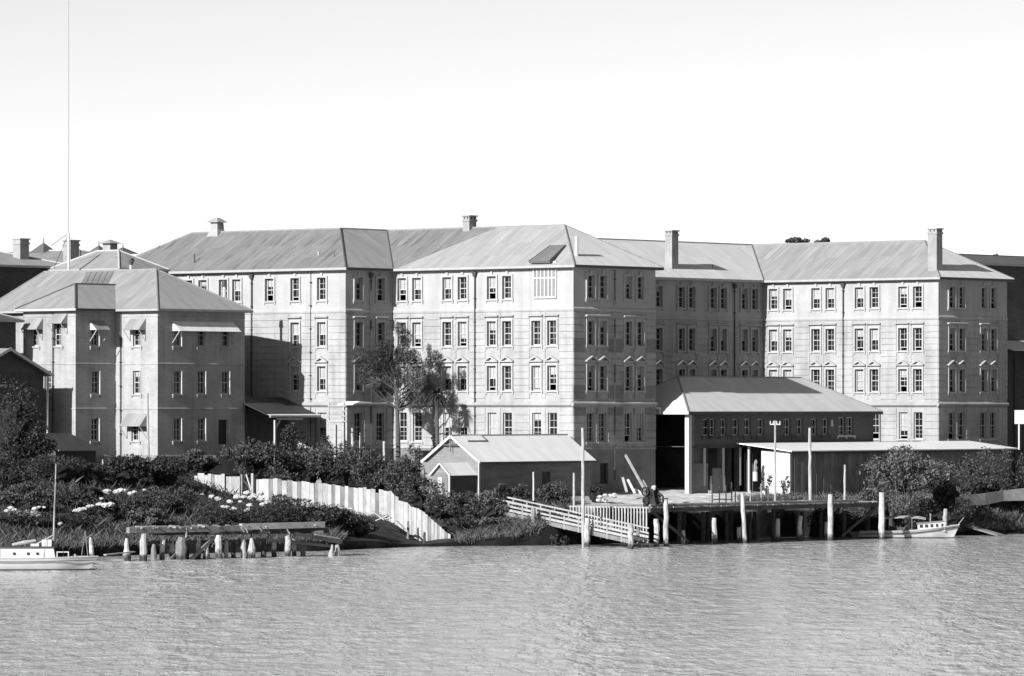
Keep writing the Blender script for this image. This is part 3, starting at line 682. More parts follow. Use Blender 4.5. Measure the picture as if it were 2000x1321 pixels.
for bb, nm in ((0.0, 'roof_mid'), (BR, 'roof_new')):
    bm = bb + WB/2; ra = -WB/2
    # the slope of the middle wing was re-sheeted in two goes: older iron toward the range
    if bb == 0.0:
        plane(T, 'roof_slope', [(AM, bb-o_, ZE), (AR+.9, bb-o_, ZE), (-13.5, bm, ZR), (AM, bm, ZR)], 'roof_old')
        plane(T, 'roof_slope', [(AR+.9, bb-o_, ZE), (o_, bb-o_, ZE), (ra, bm, ZR), (-13.5, bm, ZR)], 'roof_new')
    else:
        plane(T, 'roof_slope', [(AM, bb-o_, ZE), (o_, bb-o_, ZE), (ra, bm, ZR), (AM, bm, ZR)], 'roof_mid')
    plane(T, 'roof_slope', [(o_, bb-o_, ZE), (o_, bb+WB+o_, ZE), (ra, bm, ZR)], 'roof_side_pale')
    plane(T, 'roof_slope', [(o_, bb+WB+o_, ZE), (AM, bb+WB+o_, ZE), (AM, bm, ZR), (ra, bm, ZR)], 'roof_mid')
    cap(T, 'ridge_cap', (AM, bm, ZR), (ra, bm, ZR), 'ridge_cap'); cap(T, 'hip_cap', (o_, bb-o_, ZE), (ra, bm, ZR), 'ridge_cap'); cap(T, 'hip_cap', (o_, bb+WB+o_, ZE), (ra, bm, ZR), 'ridge_cap')
    cap(T, 'valley_flashing', (AR+o_, bb-o_, ZE+.0), (AM, bm, ZR), 'ridge_dark', r=.07)
    T.part('gutter', MB().box(AR+o_+.1, o_+.08, bb-o_-.1, bb-o_, ZE-.24, ZE-.02), 'gutter_paint'); T.part('gutter', MB().box(o_, o_+.1, bb-o_+.003, bb+WB+o_, ZE-.24, ZE-.02), 'dark_paint')
    T.part('soffit', MB().box(AR, o_-.02, bb-o_+.02, bb+.6, ZE-.26, ZE-.2), 'gutter_paint'); T.part('soffit', MB().box(-.6, o_-.023, bb+.61, bb+WB+o_, ZE-.262, ZE-.202), 'gutter_paint')
T.part('gutter', MB().box(AR+o_, AR+o_+.1, BW-o_, -o_-.12, ZE-.24, ZE-.02), 'dark_paint'); T.part('gutter', MB().box(AR+o_, AR+o_+.1, WB, BR-o_-.12, ZE-.24, ZE-.02), 'gutter_paint')
T.part('gutter', MB().box(-51.9, AR+o_+.1, BW-o_-.1, BW-o_-.003, ZE-.24, ZE-.02), 'gutter_paint')
T.part('soffit', MB().box(-51.8, AR, BW-o_, BW+.4, ZE-.264, ZE-.204), 'gutter_paint'); T.part('soffit', MB().box(AR-.4, AR+o_-.02, BW-o_+.02, -.6, ZE-.266, ZE-.206), 'gutter_paint')
T.part('soffit', MB().box(AR-.4, AR+o_-.02, WB+.6, BR-.6, ZE-.268, ZE-.208), 'gutter_paint')
# glazed bay: frame, mullions, panes and its sloping roof light
f = MB(); bw = gb1-gb0; y0 = -.12
f.box(gb0-.05, gb1+.05, y0-.03, .12, zg0-.16, zg0); f.box(gb0-.05, gb1+.05, y0-.02, .12, zg1-.12, zg1+.02); zm = (zg0+zg1)/2+.1
for k in range(7): x = gb0 + bw*k/6; f.box(x-.06, x+.06, y0, .1, zg0, zg1-.12)
for k in range(6): xa, xb = gb0+bw*k/6+.06, gb0+bw*(k+1)/6-.06; f.box(xa, xb, y0+.01, .09, zm-.06, zm+.06)
bay = T.part('glazed_bay', f, 'white_paint', label='tall white glazed bay with six lights under a roof light')
for k in range(6):
    xa, xb = gb0+bw*k/6+.06, gb0+bw*(k+1)/6-.06
    T.part('pane', MB().box(xa-.02, xb+.02, y0+.05, y0+.07, zg0, zm-.06), 'glass_pale', under=bay, loc=(0, 0, 0)); T.part('pane', MB().box(xa-.02, xb+.02, y0+.05, y0+.07, zm+.06, zg1-.12), 'glass_pale', under=bay)
b0_ = -.62; z_at = lambda b: ZE + (b + .5)*TP
p0 = [(gb0-.1, b0_, zg1+.05), (gb1-.3, b0_, zg1+.05), (gb1-.95, 2.4, z_at(2.4)+.12), (gb0-.1, 2.4, z_at(2.4)+.12)]
rl = plane(T, 'roof_light', p0, 'roof_patch', th=.22, label='dark sloping roof light above the glazed bay')
for k in range(8):
    t = k/7; q0 = Vector(p0[0]).lerp(Vector(p0[1]), t); q1 = Vector(p0[3]).lerp(Vector(p0[2]), t)
    T.part('glazing_bar', MB().tube(q0, q1, .045, .045, 5), 'ridge_dark' if k in (0, 7) else 'ridge_cap', under=rl)
# chimneys and vents
def zroofD(a): return ZE + (AR + .5 - a)*TP
b_ = bD(1312, AR-1.4); chimney(T, AR-1.4, b_, .85, 1.0, ZE-.2, zp(450, W(AR-1.4, b_).y))
a_ = aS(1831, BR+.9); chimney(T, a_-.35, BR+1.0, 1.05, .95, ZE-.2, zp(446, W(a_, BR+.9).y))
a_ = aS(917, BMC); chimney(T, a_, BMC, .8, 1.0, ZR-.6, zp(421, W(a_, BMC).y))
a_ = aS(424, BMW); Yv = W(a_, BMW).y; zv = zp(426, Yv)
v = MB(); s0, s1 = .62, .42
i = 0
for z, s in ((ZR-.5, .72), (ZR+.25, .46), (zv-.42, .42)): v.v += [(a_-s, BMW-s, z), (a_+s, BMW-s, z), (a_+s, BMW+s, z), (a_-s, BMW+s, z)]
for j in (0, 4):
    for k in range(4): v.f.append((j+k, j+(k+1) % 4, j+4+(k+1) % 4, j+4+k))
vo = T.part('roof_ventilator', v, 'chimney_render')
v = MB(); v.v += [(a_-.72, BMW-.72, zv-.42), (a_+.72, BMW-.72, zv-.42), (a_+.72, BMW+.72, zv-.42), (a_-.72, BMW+.72, zv-.42), (a_-.2, BMW-.2, zv), (a_+.2, BMW-.2, zv), (a_+.2, BMW+.2, zv), (a_-.2, BMW+.2, zv)]
v.f += [(0,3,2,1),(4,5,6,7),(0,1,5,4),(1,2,6,5),(2,3,7,6),(3,0,4,7)]
T.part('ventilator_hood', v, 'chimney_render', under=vo)
# small flue on the middle hip, vent pipes, lead patch
ah, bh = -1.0, bD(1126, -1.0); zh = ZE + (.5 - ah)*TP
T.part('flue', MB().tube((ah, bh, zh-.3), (ah, bh, zp(462, W(ah, bh).y)), .17, .15, 8), 'white_paint')
for px, b, zt, r, m in ((380, BW+.8, 496, .06, 'pipe_iron'), (573, BW+1.6, 498, .035, 'pipe_iron'), (622, BW+1.6, 492, .07, 'white_paint'), (653, BW+1.2, 490, .03, 'pipe_iron')):
    a = aS(px, b); Y = W(a, b).y
    T.part('vent_pipe', MB().tube((a, b, ZE + (b-BW+.5)*TP - .2), (a, b, zp(zt, Y)), r, r, 6), m)
b_ = bD(1392, AR-1.2); T.part('vent_pipe', MB().tube((AR-1.2, b_, zroofD(AR-1.2)-.2), (AR-1.2, b_, zp(517, W(AR-1.2, b_).y)), .03, .03, 5), 'pipe_iron')
# downpipes
zt_ = ZE-.35
for px in (929,): downpipe(T, 'S', 0.0, aS(px, 0), ZC-6, zt_)
for px, hd in ((493, True), (608, False)): downpipe(T, 'S', BW, aS(px, BW), 7.0, zt_, hd, r=.06 if hd else .025)
downpipe(T, 'D', AR, bD(723, AR), 5, zt_); downpipe(T, 'D', AR, bD(1433, AR), 5, zt_)
downpipe(T, 'S', BR, aS(1648, BR), 5, zt_); downpipe(T, 'D', 0.0, bD(1199, 0), 5, zt_, False, r=.045)
mb = MB().tube((.13, WB-.1, zp(797, 460)), (.13, WB+.5, zp(797, 460)), .05).tube((.13, WB+.5, zp(797, 460)), (.13, WB+.5, zp(808, 460)), .05)
T.part('waste_pipe', mb, 'white_paint')

# ================================================================== three-storey block on the left
LA, LB0, LB1 = -26.85, -24.67, -13.5         # long shaded side; near front; far end
PA0, PA1, PB = -38.5, -32.0, -29.65          # projecting bay
ZL0, ZLE = 5.5, zp(603, 448.4)
blk = Thing('three_storey_block', 'pale three-storey block with hipped iron roof and window awnings at left', 'building', -32, -19, 6.0)
T = blk
LR = {3: (zp(676, 448), 2.05), 2: (zp(770, 448), 2.05), 1: (zp(862, 448), 2.0)}
def lwin(kind, c, px, r, blind=None, w=.92, top=None):
    u = aS(px, c) if kind == 'S' else bD(px, c); zb, h = LR[r]
    return window(T, kind, c, u, zb, 'l%d' % r, w, h, (2, 2), None, blind, surround=False, trim='block_brick', lit_bead=True)
def lwall(kind, c, u0, u1, ops):
    o = wall(T, kind, c, u0, u1, ZL0, ZLE-.1, ops, 'block_brick')
    for py in (711, 799):
        z = zp(py, 448); cornice(T, kind, c, u0 - (.05 if kind == 'D' else 0), u1, [(0, z-.08), (.05, z-.05), (.05, z+.05), (0, z+.1)], 'block_brick', 'string_course')
    z = zp(618, 448); cornice(T, kind, c, u0 - (.04 if kind == 'D' else 0), u1, [(0, z-.05), (.04, z-.03), (.04, z+.04), (0, z+.06)], 'block_brick', 'string_course')
    cornice(T, kind, c, u0 - (.09 if kind == 'D' else 0), u1, [(0, ZL0), (.09, ZL0), (.09, zp(892, 448)), (0, zp(889, 448))], 'base_render', 'footing')
    return o
lwall('S', PB, PA0, PA1, [lwin('S', PB, 68, 3), lwin('S', PB, 113, 3), lwin('S', PB, 94, 2)])
lwall('D', PA1, PB, LB0, [lwin('D', PA1, 186, 3), lwin('D', PA1, 187, 2), lwin('D', PA1, 186, 1)])
lwall('S', LB0, PA1, LA, [lwin('S', LB0, 267, 3), lwin('S', LB0, 267, 2, 0), lwin('S', LB0, 264, 1)])
dz0 = zp(868, 455); du = bD(436, LA); dop = (du-.62, du+.62, dz0, zp(820, 455))
lwall('D', LA, LB0, LB1, [lwin('D', LA, p, r) for p, r in ((347, 3), (394, 3), (441, 3), (347, 2), (394, 2), (441, 2), (347, 1), (394, 1))] + [dop])
T.part('door', MB().box(LA-.3, LA-.25, du-.62, du+.62, dz0, dop[3]), 'iron_dark')
mb = MB()
for p, q in (((LA, LB1), (-48, LB1)), ((-48, LB1), (-48, LB0)), ((-48, LB0), (PA0, LB0)), ((PA0, LB0), (PA0, PB))): mb.poly([(p[0], p[1], ZL0), (q[0], q[1], ZL0), (q[0], q[1], ZLE-.1), (p[0], p[1], ZLE-.1)])
T.part('back_wall', mb, 'block_brick', fix=False)
wl = (LB1-LB0)/2+.5
hip_roof(T, -48, LA, LB0, LB1, ZLE, .60, 'a', (1, 1), 'roof_mid', 'ridge_cap', .5, mats={'D': 'roof_side_mid'}, run=(2.0, wl))
hip_roof(T, PA0, PA1, PB, LB0+3.6, ZLE+.012, .60, 'b', (1, 0), 'roof_mid', 'ridge_dark', .5, mats={'D': 'roof_side_mid'}, fascia=None, run=(3.75, 0))
T.part('gutter', MB().box(PA0-.5, PA1+.56, PB-.59, PB-.5, ZLE-.19, ZLE-.01), 'white_paint'); T.part('gutter', MB().box(PA1+.5, PA1+.59, PB-.497, LB0-.6, ZLE-.19, ZLE-.01), 'dark_paint')
T.part('soffit', MB().box(PA0-.48, PA1+.48, PB-.48, LB0-.2, ZLE-.235, ZLE-.175), 'gutter_paint')
# darker patch of sheets near the ridge
zz = lambda b: ZLE + (b - (LB0-.5))*.60 + .05
b1_, b2_ = (LB0+LB1)/2-.2, (LB0+LB1)/2-3.1
for k in range(5):
    t0, t1 = k/5, (k+1)/5
    au, ad = aS(168, b1_), aS(152, b2_); wu = (aS(223, b1_)-au); wd = (aS(205, b2_)-ad)
    plane(T, 'darker_sheet', [(ad+wd*t0+.03, b2_, zz(b2_)), (ad+wd*t1-.03, b2_, zz(b2_)), (au+wu*t1-.03, b1_, zz(b1_)), (au+wu*t0+.03, b1_, zz(b1_))], 'roof_patch', th=.03)
# awnings: a tin sheet on two cheeks and struts
def awning(kind, c, px0, px1, py0, py1, out, m='roof_mid', struts=True, label=None):
    u0, u1 = (aS(px0, c), aS(px1, c)) if kind == 'S' else (bD(px0, c), bD(px1, c)); zt, zb = zp(py0, 448), zp(py1, 448)
    q = lambda u, v, z: wpt(kind, c, u, v, z)
    s = plane(T, 'awning', [q(u0, -out, zb), q(u1, -out, zb), q(u1, -.02, zt), q(u0, -.02, zt)], m, th=.03, label=label)
    for u in (u0+.03, u1-.03):
        T.part('awning_cheek', MB().poly([q(u, -.02, zt-.05), q(u, -out+.05, zb-.01), q(u, -.02, zb-.01)]), 'white_paint', under=s, fix=False)
        if struts: T.part('awning_strut', MB().tube(q(u, -out+.06, zb-.02), q(u, -.03, zb-out*1.1), .04, .04, 5), 'white_paint', under=s)
awning('S', PB, 54, 84, 621, 643, .85, label='tin awning over the outermost top window')
awning('S', PB, 105, 132, 612, 632, .85)
awning('D', PA1, 175, 202, 626, 644, .9)
awning('S', LB0, 254, 285, 622, 644, .9); awning('S', LB0, 248, 288, 808, 833, 1.0, label='tin awning over the ground floor window')
awning('D', LA, 336, 456, 627, 646, .95, 'roof_white', label='long pale awning shading three top windows')
for kind, c, px in (('S', PB, 105), ('S', LB0, 237)): downpipe(T, kind, c, aS(px, c) if kind == 'S' else bD(px, c), 6, ZLE-.3, False, .045)
# flue behind the roof, its shadow falls on the long building
fa, fb = aS(438, LB1-.6), LB1-.6
fl = T.part('flue', MB().tube((fa, fb, ZLE-.2), (fa, fb, zp(556, W(fa, fb).y)), .16, .15, 8), 'white_paint')
T.part('flue_cowl', MB().tube((fa, fb, zp(560, W(fa, fb).y)), (fa, fb, zp(548, W(fa, fb).y)), .26, .2, 8), 'pipe_iron', under=fl)
va, vb = aS(254, -19), -18.9; zr_ = zp(533, W(va, vb).y)
fl = T.part('roof_vent', MB().tube((va, vb, zr_-.4), (va, vb, zp(514, W(va, vb).y)), .12, .12, 8), 'white_paint')
T.part('vent_cowl', MB().path([(va, vb, zp(517, W(va, vb).y)), (va+.05, vb, zp(510, W(va, vb).y)), (va+.25, vb, zp(508, W(va, vb).y))], [.2, .24, .2]), 'pipe_iron', under=fl)

# low verandah wing right of the block
ver = Thing('verandah_wing', 'low dark outbuilding with white eave beside the three-storey block', 'outbuilding', -27, -11, 6.0)
T = ver
yv = W(LA+3, -12).y
a0v, b0v, b1v = LA+.4, LB1+.1, BW-.6
ze = zp(812, 457); 
plane(T, 'roof_slope', [(LA+3.2, b0v-.3, ze), (LA+3.2, b1v+2.4-2.4, ze), (LA-1.5, b1v, zp(776, 462)), (LA-1.5, b0v-.3, zp(776, 462))], 'roof_black')  # near-black colour carries the shadow of the block over this roof
T.part('gutter', MB().box(LA+3.2, LA+3.3, b0v-.3, b1v, ze-.16, ze+.05), 'white_paint'); T.part('rear_wall', MB().box(LA-1.2, LA-.9, b0v+.2, b1v, 5, zp(780, 462)-.1), 'dark_brick')
plane(T, 'lit_eave_strip', [(LA+3.36, b0v-.3, ze+.03), (LA+3.36, b1v, ze+.03), (LA+2.95, b1v, ze+.12), (LA+2.95, b0v-.3, ze+.12)], 'roof_white', th=.02)  # added white strip: sunlit top of the eave put into its colour
pp = MB().box(LA+2.95, LA+3.1, b0v+.5, b0v+.65, 5.2, ze-.4); pst = T.part('verandah_post', pp, 'white_paint')
T.part('post_bracket', MB().beam((LA+3.02, b0v+.6, ze-1.2), (LA+3.02, b0v+1.3, ze-.35), .09, .12), 'white_paint', under=pst)
T.part('verandah_beam', MB().box(LA+2.95, LA+3.1, b0v+.9, b1v-2.2, ze-.38, ze-.22), 'white_paint')
T.part('verandah_post', MB().box(LA+2.95, LA+3.1, b1v-.5, b1v-.35, 5.2, ze-.2), 'timber_dark')
#==PART3==
# ================================================================== weatherboard cottage by the ramp
CA0, CA1, CB0, CB1 = -3.1, 2.7, -16.0, -0.9
cz0, cze, czr = 3.4, zp(901, 437), zp(850, 444)
cot = Thing('weatherboard_cottage', 'small weatherboard cottage with bright iron gable roof and porch', 'cottage', 0, -8, 3.8)
T = cot
def boards(kind, c, u0, u1, z0, z1, ops, m, under, step=.24, prof=None):
    """lapped weatherboards, each board one piece; prof(z) clips the ends on a gable"""
    z = z0
    while z < z1-.02:
        zt = min(z+step, z1); segs = []; lo, hi = (u0, u1) if prof is None else prof((z+zt)/2); u = lo
        for a, b in sorted((o[0], o[1]) for o in ops if o[2] < zt-.05 and o[3] > z+.05) + [(hi, hi)]:
            if a-u > .05: segs.append((u, min(a, hi)))
            u = max(u, b)
        for a, b in segs:
            mb = MB()
            q = [wpt(kind, c, u_, v_, z_) for u_ in (a, b) for (v_, z_) in ((0, z), (-.035, z), (-.008, zt), (0, zt))]
            mb.v += q; mb.f += [(0,1,2,3), (7,6,5,4), (1,5,6,2), (0,4,5,1), (2,6,7,3), (3,7,4,0)]
            T.part('weatherboard', mb, m, under=under)
        z += step
cm = (CA0+CA1)/2
tanc = (czr-cze)/((CA1-CA0)/2+.35)
wend = T.part('end_wall', MB().poly([(CA0, CB0, cz0), (CA1, CB0, cz0), (CA1, CB0, cze+.1), (cm, CB0, czr-.12), (CA0, CB0, cze+.1)]), 'weatherboard', fix=False)
boards('S', CB0, CA0, CA1, cz0, czr-.15, [], 'weatherboard', wend, prof=lambda z: (CA0, CA1) if z < cze else (cm-(czr-.1-z)/tanc, cm+(czr-.1-z)/tanc))
cd = (CB0+8.4, CB0+9.6, cz0+.2, cz0+2.5)
wsd = wall(T, 'D', CA1, CB0, CB1, cz0, cze+.15, [cd], 'weatherboard', name='side_wall')
boards('D', CA1, CB0, CB1, cz0, cze+.1, [cd], 'weatherboard', wsd)
T.part('door', MB().box(CA1-.2, CA1-.15, cd[0], cd[1], cd[2], cd[3]), 'timber_dark')
T.part('corner_board', MB().box(CA1-.02, CA1+.06, CB0-.07, CB0+.1, cz0, cze), 'white_paint')
mb = MB().poly([(CA0, CB1, cz0), (CA0, CB0, cz0), (CA0, CB0, cze), (CA0, CB1, cze)]).poly([(CA1, CB1, cz0), (CA0, CB1, cz0), (CA0, CB1, cze), (cm, CB1, czr-.1), (CA1, CB1, cze)])
T.part('back_wall', mb, 'weatherboard', fix=False)
oc = .4; e0, e1 = CA0-oc, CA1+oc; zeo = cze - .05
rs = plane(T, 'roof_slope', [(e1, CB0-.35, zeo), (e1, CB1+.3, zeo), (cm, CB1+.3, czr), (cm, CB0-.35, czr)], 'roof_white')
plane(T, 'roof_slope', [(e0, CB1+.3, zeo), (e0, CB0-.35, zeo), (cm, CB0-.35, czr), (cm, CB1+.3, czr)], 'roof_white')
cap(T, 'ridge_cap', (cm, CB0-.37, czr), (cm, CB1+.32, czr), 'ridge_cap', .08)
T.part('barge_board', MB().beam((e0, CB0-.37, zeo-.06), (cm, CB0-.37, czr-.06), .05, .22), 'white_paint'); T.part('barge_board', MB().beam((e1, CB0-.37, zeo-.06), (cm, CB0-.37, czr-.06), .05, .22), 'white_paint')
T.part('gutter', MB().box(e1, e1+.09, CB0-.35, CB1+.3, zeo-.16, zeo-.01), 'dark_paint')
T.part('finial', MB().box(cm-.04, cm+.04, CB0-.42, CB0-.34, czr-1.4, czr+.75), 'timber_mid')
T.part('collar_tie', MB().box(cm-.85, cm+.85, CB0-.40, CB0-.34, czr-.86, czr-.74), 'timber_dark')
fr = plane(T, 'roof_hatch', [(e1-2.5, CB0+1.0, zeo+2.5*tanc+.05), (e1-2.5, CB0+3.6, zeo+2.5*tanc+.05), (cm+.1, CB0+3.6, czr-.02), (cm+.1, CB0+1.0, czr-.02)], 'roof_white', th=.02)
for q0, q1 in (((e1-2.5, CB0+1.0), (e1-2.5, CB0+3.6)), ((e1-2.5, CB0+3.6), (cm+.1, CB0+3.6))):
    T.part('hatch_edge', MB().tube((q0[0], q0[1], zeo+(e1-q0[0])*tanc+.08), (q1[0], q1[1], zeo+(e1-q1[0])*tanc+.08), .05, .05, 5), 'ridge_dark', under=fr)
# porch
pa1, pb0 = 2.35, -19.4; pa0 = pa1-1.85; pm = (pa0+pa1)/2; pze, pzr = zp(927, 434), zp(904, 434)
pe = T.part('porch_end', MB().poly([(pa0, pb0, cz0), (pa1, pb0, cz0), (pa1, pb0, pze), (pm, pb0, pzr-.08), (pa0, pb0, pze)]), 'weatherboard', fix=False)
boards('S', pb0, pa0, pa1, pze-.1, pzr-.1, [], 'weatherboard', pe, prof=lambda z: (pm-(pzr-.05-z)*.9, pm+(pzr-.05-z)*.9))
ps = wall(T, 'D', pa1, pb0, CB0, cz0, pze+.05, [], 'weatherboard_dark', name='porch_side'); boards('D', pa1, pb0, CB0-.05, cz0, pze, [], 'weatherboard_dark', ps)
T.part('porch_door', MB().box(pa0+.55, pa0+1.0, pb0-.05, pb0-.005, cz0, pze-.25), 'white_paint'); T.part('porch_door', MB().box(pa0+1.06, pa1-.2, pb0-.05, pb0-.005, cz0, pze-.25), 'timber_mid')
plane(T, 'porch_roof', [(pa1+.25, pb0-.25, pze-.08), (pa1+.25, CB0, pze-.08), (pm, CB0, pzr), (pm, pb0-.25, pzr)], 'roof_white'); plane(T, 'porch_roof', [(pa0-.25, CB0, pze-.08), (pa0-.25, pb0-.25, pze-.08), (pm, pb0-.25, pzr), (pm, CB0, pzr)], 'roof_white')
T.part('porch_barge_board', MB().beam((pa0-.25, pb0-.27, pze-.12), (pm, pb0-.27, pzr-.05), .04, .14), 'white_paint'); T.part('porch_barge_board', MB().beam((pa1+.25, pb0-.27, pze-.12), (pm, pb0-.27, pzr-.05), .04, .14), 'white_paint')
T.part('porch_post', MB().box(pa1-.08, pa1+.06, pb0-.08, pb0+.06, cz0-.5, pze), 'white_paint')

# ================================================================== workshop with hipped roof behind the wharf
KA0, KA1 = -7.3, 2.4
KB0, KB1 = bD(1345, 3.0)+.55, bD(1722, 3.0)-.5
kze, kzr = zp(804, 458), zp(737, 466)
ksh = Thing('workshop', 'dark two-storey timber workshop under a broad pale hipped roof', 'workshop', -2, 28, 4.0)
T = ksh
zf = zp(872, 462); kops = []
kz0 = 3.2
for px in (1379, 1391, 1413, 1437, 1460, 1486, 1538, 1562, 1590, 1612): 
    u = bD(px, KA1); kops.append(window(T, 'D', KA1, u, zp(851, 465), 'k1', 1.0, 1.5, (1, 1), None, None, surround=False, trim='timber_dark', cols=2))
for px in (1644, 1660):
    u = bD(px, KA1); kops.append(window(T, 'D', KA1, u, zp(851, 475), 'k2', 1.1, 1.7, (2, 1), None, None, surround=False, trim='white_paint', cols=2))
low = [(bD(1384, KA1), bD(1412, KA1), kz0, zf-.15), (bD(1415, KA1), bD(1444, KA1), kz0, zf-.15), (bD(1447, KA1), bD(1484, KA1), kz0, zf-.15)]
wall(T, 'D', KA1, KB0+.6, KB1, zf, kze+.1, kops, 'weatherboard_dark', name='upper_wall')
wall(T, 'D', KA1-.15, KB0+.6, KB1, kz0, zf, low, 'weatherboard_dark', name='lower_wall', depth=.5)
T.part('floor_beam', MB().box(KA1-.1, KA1+.06, KB0+.3, KB1, zf-.15, zf+.1), 'timber_dark')
mb = MB()
for p, q in (((KA1, KB1), (KA0, KB1)), ((KA0, KB1), (KA0, KB0)), ((KA0, KB0+6.5), (KA1, KB0+6.5))): mb.poly([(p[0], p[1], kz0), (q[0], q[1], kz0), (q[0], q[1], kze), (p[0], p[1], kze)])
T.part('rear_walls', mb, 'timber_dark', fix=False)
T.part('inner_partition', MB().box(KA1-4.2, KA1-4.1, KB0+6.6, KB1-.2, kz0, zf), 'iron_dark')
T.part('upper_floor', MB().box(KA0+.1, KA1-.2, KB0+.7, KB1-.1, zf-.05, zf+.02), 'timber_dark')
T.part('corner_post', MB().box(KA1-.22, KA1+.22, KB0-.05, KB0+.42, kz0, kze-.15), 'white_paint', label='thick white corner post of the workshop')
T.part('inner_post', MB().box(KA1-.1, KA1+.06, KB0+.75, KB0+.95, kz0, kze-.15), 'timber_mid')
for px in (1376, 1413, 1446):
    u = bD(px, KA1+.05); T.part('post', MB().box(KA1-.02, KA1+.1, u-.09, u+.09, kz0+1.2, zf-.15), 'white_paint')
for px0, px1, zt in ((1348, 1383, 905), (1392, 1412, 915)):
    T.part('boarded_panel', MB().box(KA1-.1, KA1+.0, bD(px0, KA1), bD(px1, KA1), kz0, zp(zt, 461)), 'timber_mid')
hip_roof(T, KA0, KA1, KB0, KB1, kze, (kzr-kze)/((KA1-KA0)/2+.55), 'b', (1, 1), 'roof_shop', 'ridge_cap', .6, fascia=None)
T.part('gutter', MB().box(KA1+.6, KA1+.7, KB0-.6, KB1+.6, kze-.26, kze-.02), 'dark_paint'); T.part('gutter', MB().box(KA0-.6, KA1+.7, KB0-.7, KB0-.603, kze-.26, kze-.02), 'white_paint')
T.part('soffit', MB().box(KA0-.5, KA1+.58, KB0-.58, KB1+.58, kze-.3, kze-.24), 'timber_dark')
u = bD(1624, KA1+.1); T.part('wall_lamp', MB().tube((KA1+.15, u, zp(820, 475)), (KA1+.15, u, zp(833, 475)), .1, .14, 6), 'white_paint')
T.part('downpipe', MB().tube((KA1+.65, KB1+.2, kze-.2), (KA1+.65, KB1+.2, 4.5), .06, .06, 6), 'pipe_iron')

# ================================================================== long lean-to shed in front of it
SA0, SA1, SB0 = 2.75, 8.0, bD(1543, 8.0); SB1 = bD(1975, 8.0)
sze, szb = zp(880, 461), zp(865, 464.5)
shd = Thing('lean_to_shed', 'long low lean-to shed with flat pale roof and white end wall', 'shed', 6, 38, 3.6)
T = shd
sm = aS(1487, SB0)
ew = T.part('end_wall', MB().box(sm, SA1, SB0, SB0+.08, 2.8, sze-.05), 'white_paint', label='sunlit white end wall')
for k in range(6):
    a = sm + (SA1-sm)*k/6; T.part('wall_board', MB().box(a+.015, a+(SA1-sm)/6-.015, SB0-.025, SB0-.001, 2.8, sze-.12), 'white_paint', under=ew)
fw = T.part('front_wall', MB().box(SA1-.08, SA1, SB0+.083, SB1, 2.6, sze-.05), 'shed_board')
n = 64
for k in range(n):
    b0 = SB0+.1 + (SB1-SB0-.1)*k/n; b1 = b0+(SB1-SB0-.1)/n
    T.part('wall_board', MB().box(SA1+.001, SA1+.025+.012*(k % 2), b0+.012, b1-.012, 2.6, sze-.1-.02*rng.random()), 'shed_board' if k % 7 else 'timber_mid', under=fw)
plane(T, 'roof_sheet', [(SA1+.55, SB0-.5, sze-.03), (SA1+.55, SB1+.6, sze-.03), (SA0, SB1+.6, szb), (SA0, SB0-1.0, szb)], 'roof_white', th=.1)
T.part('eave_beam', MB().box(SA1+.4, SA1+.5, SB0-.4, SB1+.4, sze-.26, sze-.14), 'timber_dark')
for px in (1462,):
    a = aS(px, SB0); T.part('post', MB().box(a-.09, a+.09, SB0, SB0+.18, 2.8, szb-.25), 'white_paint')
T.part('rear_wall', MB().box(SA0+.02, SA0+.08, SB0+.4, SB1, 3, szb-.1), 'timber_dark')
a = aS(1470, SB0+1.2); T.part('shed_door', MB().box(a-1.0, a, SB0+1.2, SB0+1.26, 3.2, szb-.9), 'timber_mid')

# ================================================================== buildings behind on the left
def far_block(name, label, a0, a1, b0, b1, z0, ze, tan, axis, ends=(1, 1), m='far_wall', rm='roof_mid', capm='ridge_white', o=.5, run=None, fascia='gutter_paint'):
    global T
    T = Thing(name, label, 'building', (a0+a1)/2, (b0+b1)/2, z0)
    T.part('wall', MB().box(a0, a1, b0, b0+.3, z0, ze-.1), m); T.part('wall', MB().box(a1-.3, a1-.002, b0+.303, b1, z0, ze-.1), m)
    T.part('wall', MB().box(a0+.002, a0+.3, b0+.303, b1, z0, ze-.1), m); T.part('wall', MB().box(a0+.303, a1-.303, b1-.3, b1-.003, z0, ze-.1), m)
    hip_roof(T, a0, a1, b0, b1, ze, tan, axis, ends, rm, capm, o, run=run, fascia=fascia)
    return T
D_ = far_block('rear_building', 'dark walled building with pale low hipped roof behind the block', -63, -52.2, -46, -10.0, 6, zp(522, 477), .27, 'b', (1, 1), 'dark_brick', 'roof_new')
for px, py0, a in ((41, 466, -54.5), (139, 469, -53.4)):
    b = bD(px, a); chimney(T, a, b, .95, 1.15, zp(522, 477), zp(py0, W(a, b).y), 'chimney_render', False)
E2_ = far_block('rear_annexe', 'small hipped roof with white hips between block and long building', -51.5, -43.0, -13.0, -7.3, 6, zp(524, 468), .53, 'a', (1, 1), 'far_wall', 'roof_mid', 'ridge_white', .4)
E1_ = far_block('distant_hall', 'distant long grey roof with ridge vents behind the left buildings', -92, -60, -1, 11, 6, zp(519, 500), .22, 'a', (1, 1), 'far_wall', 'roof_mid', 'ridge_white', .4)
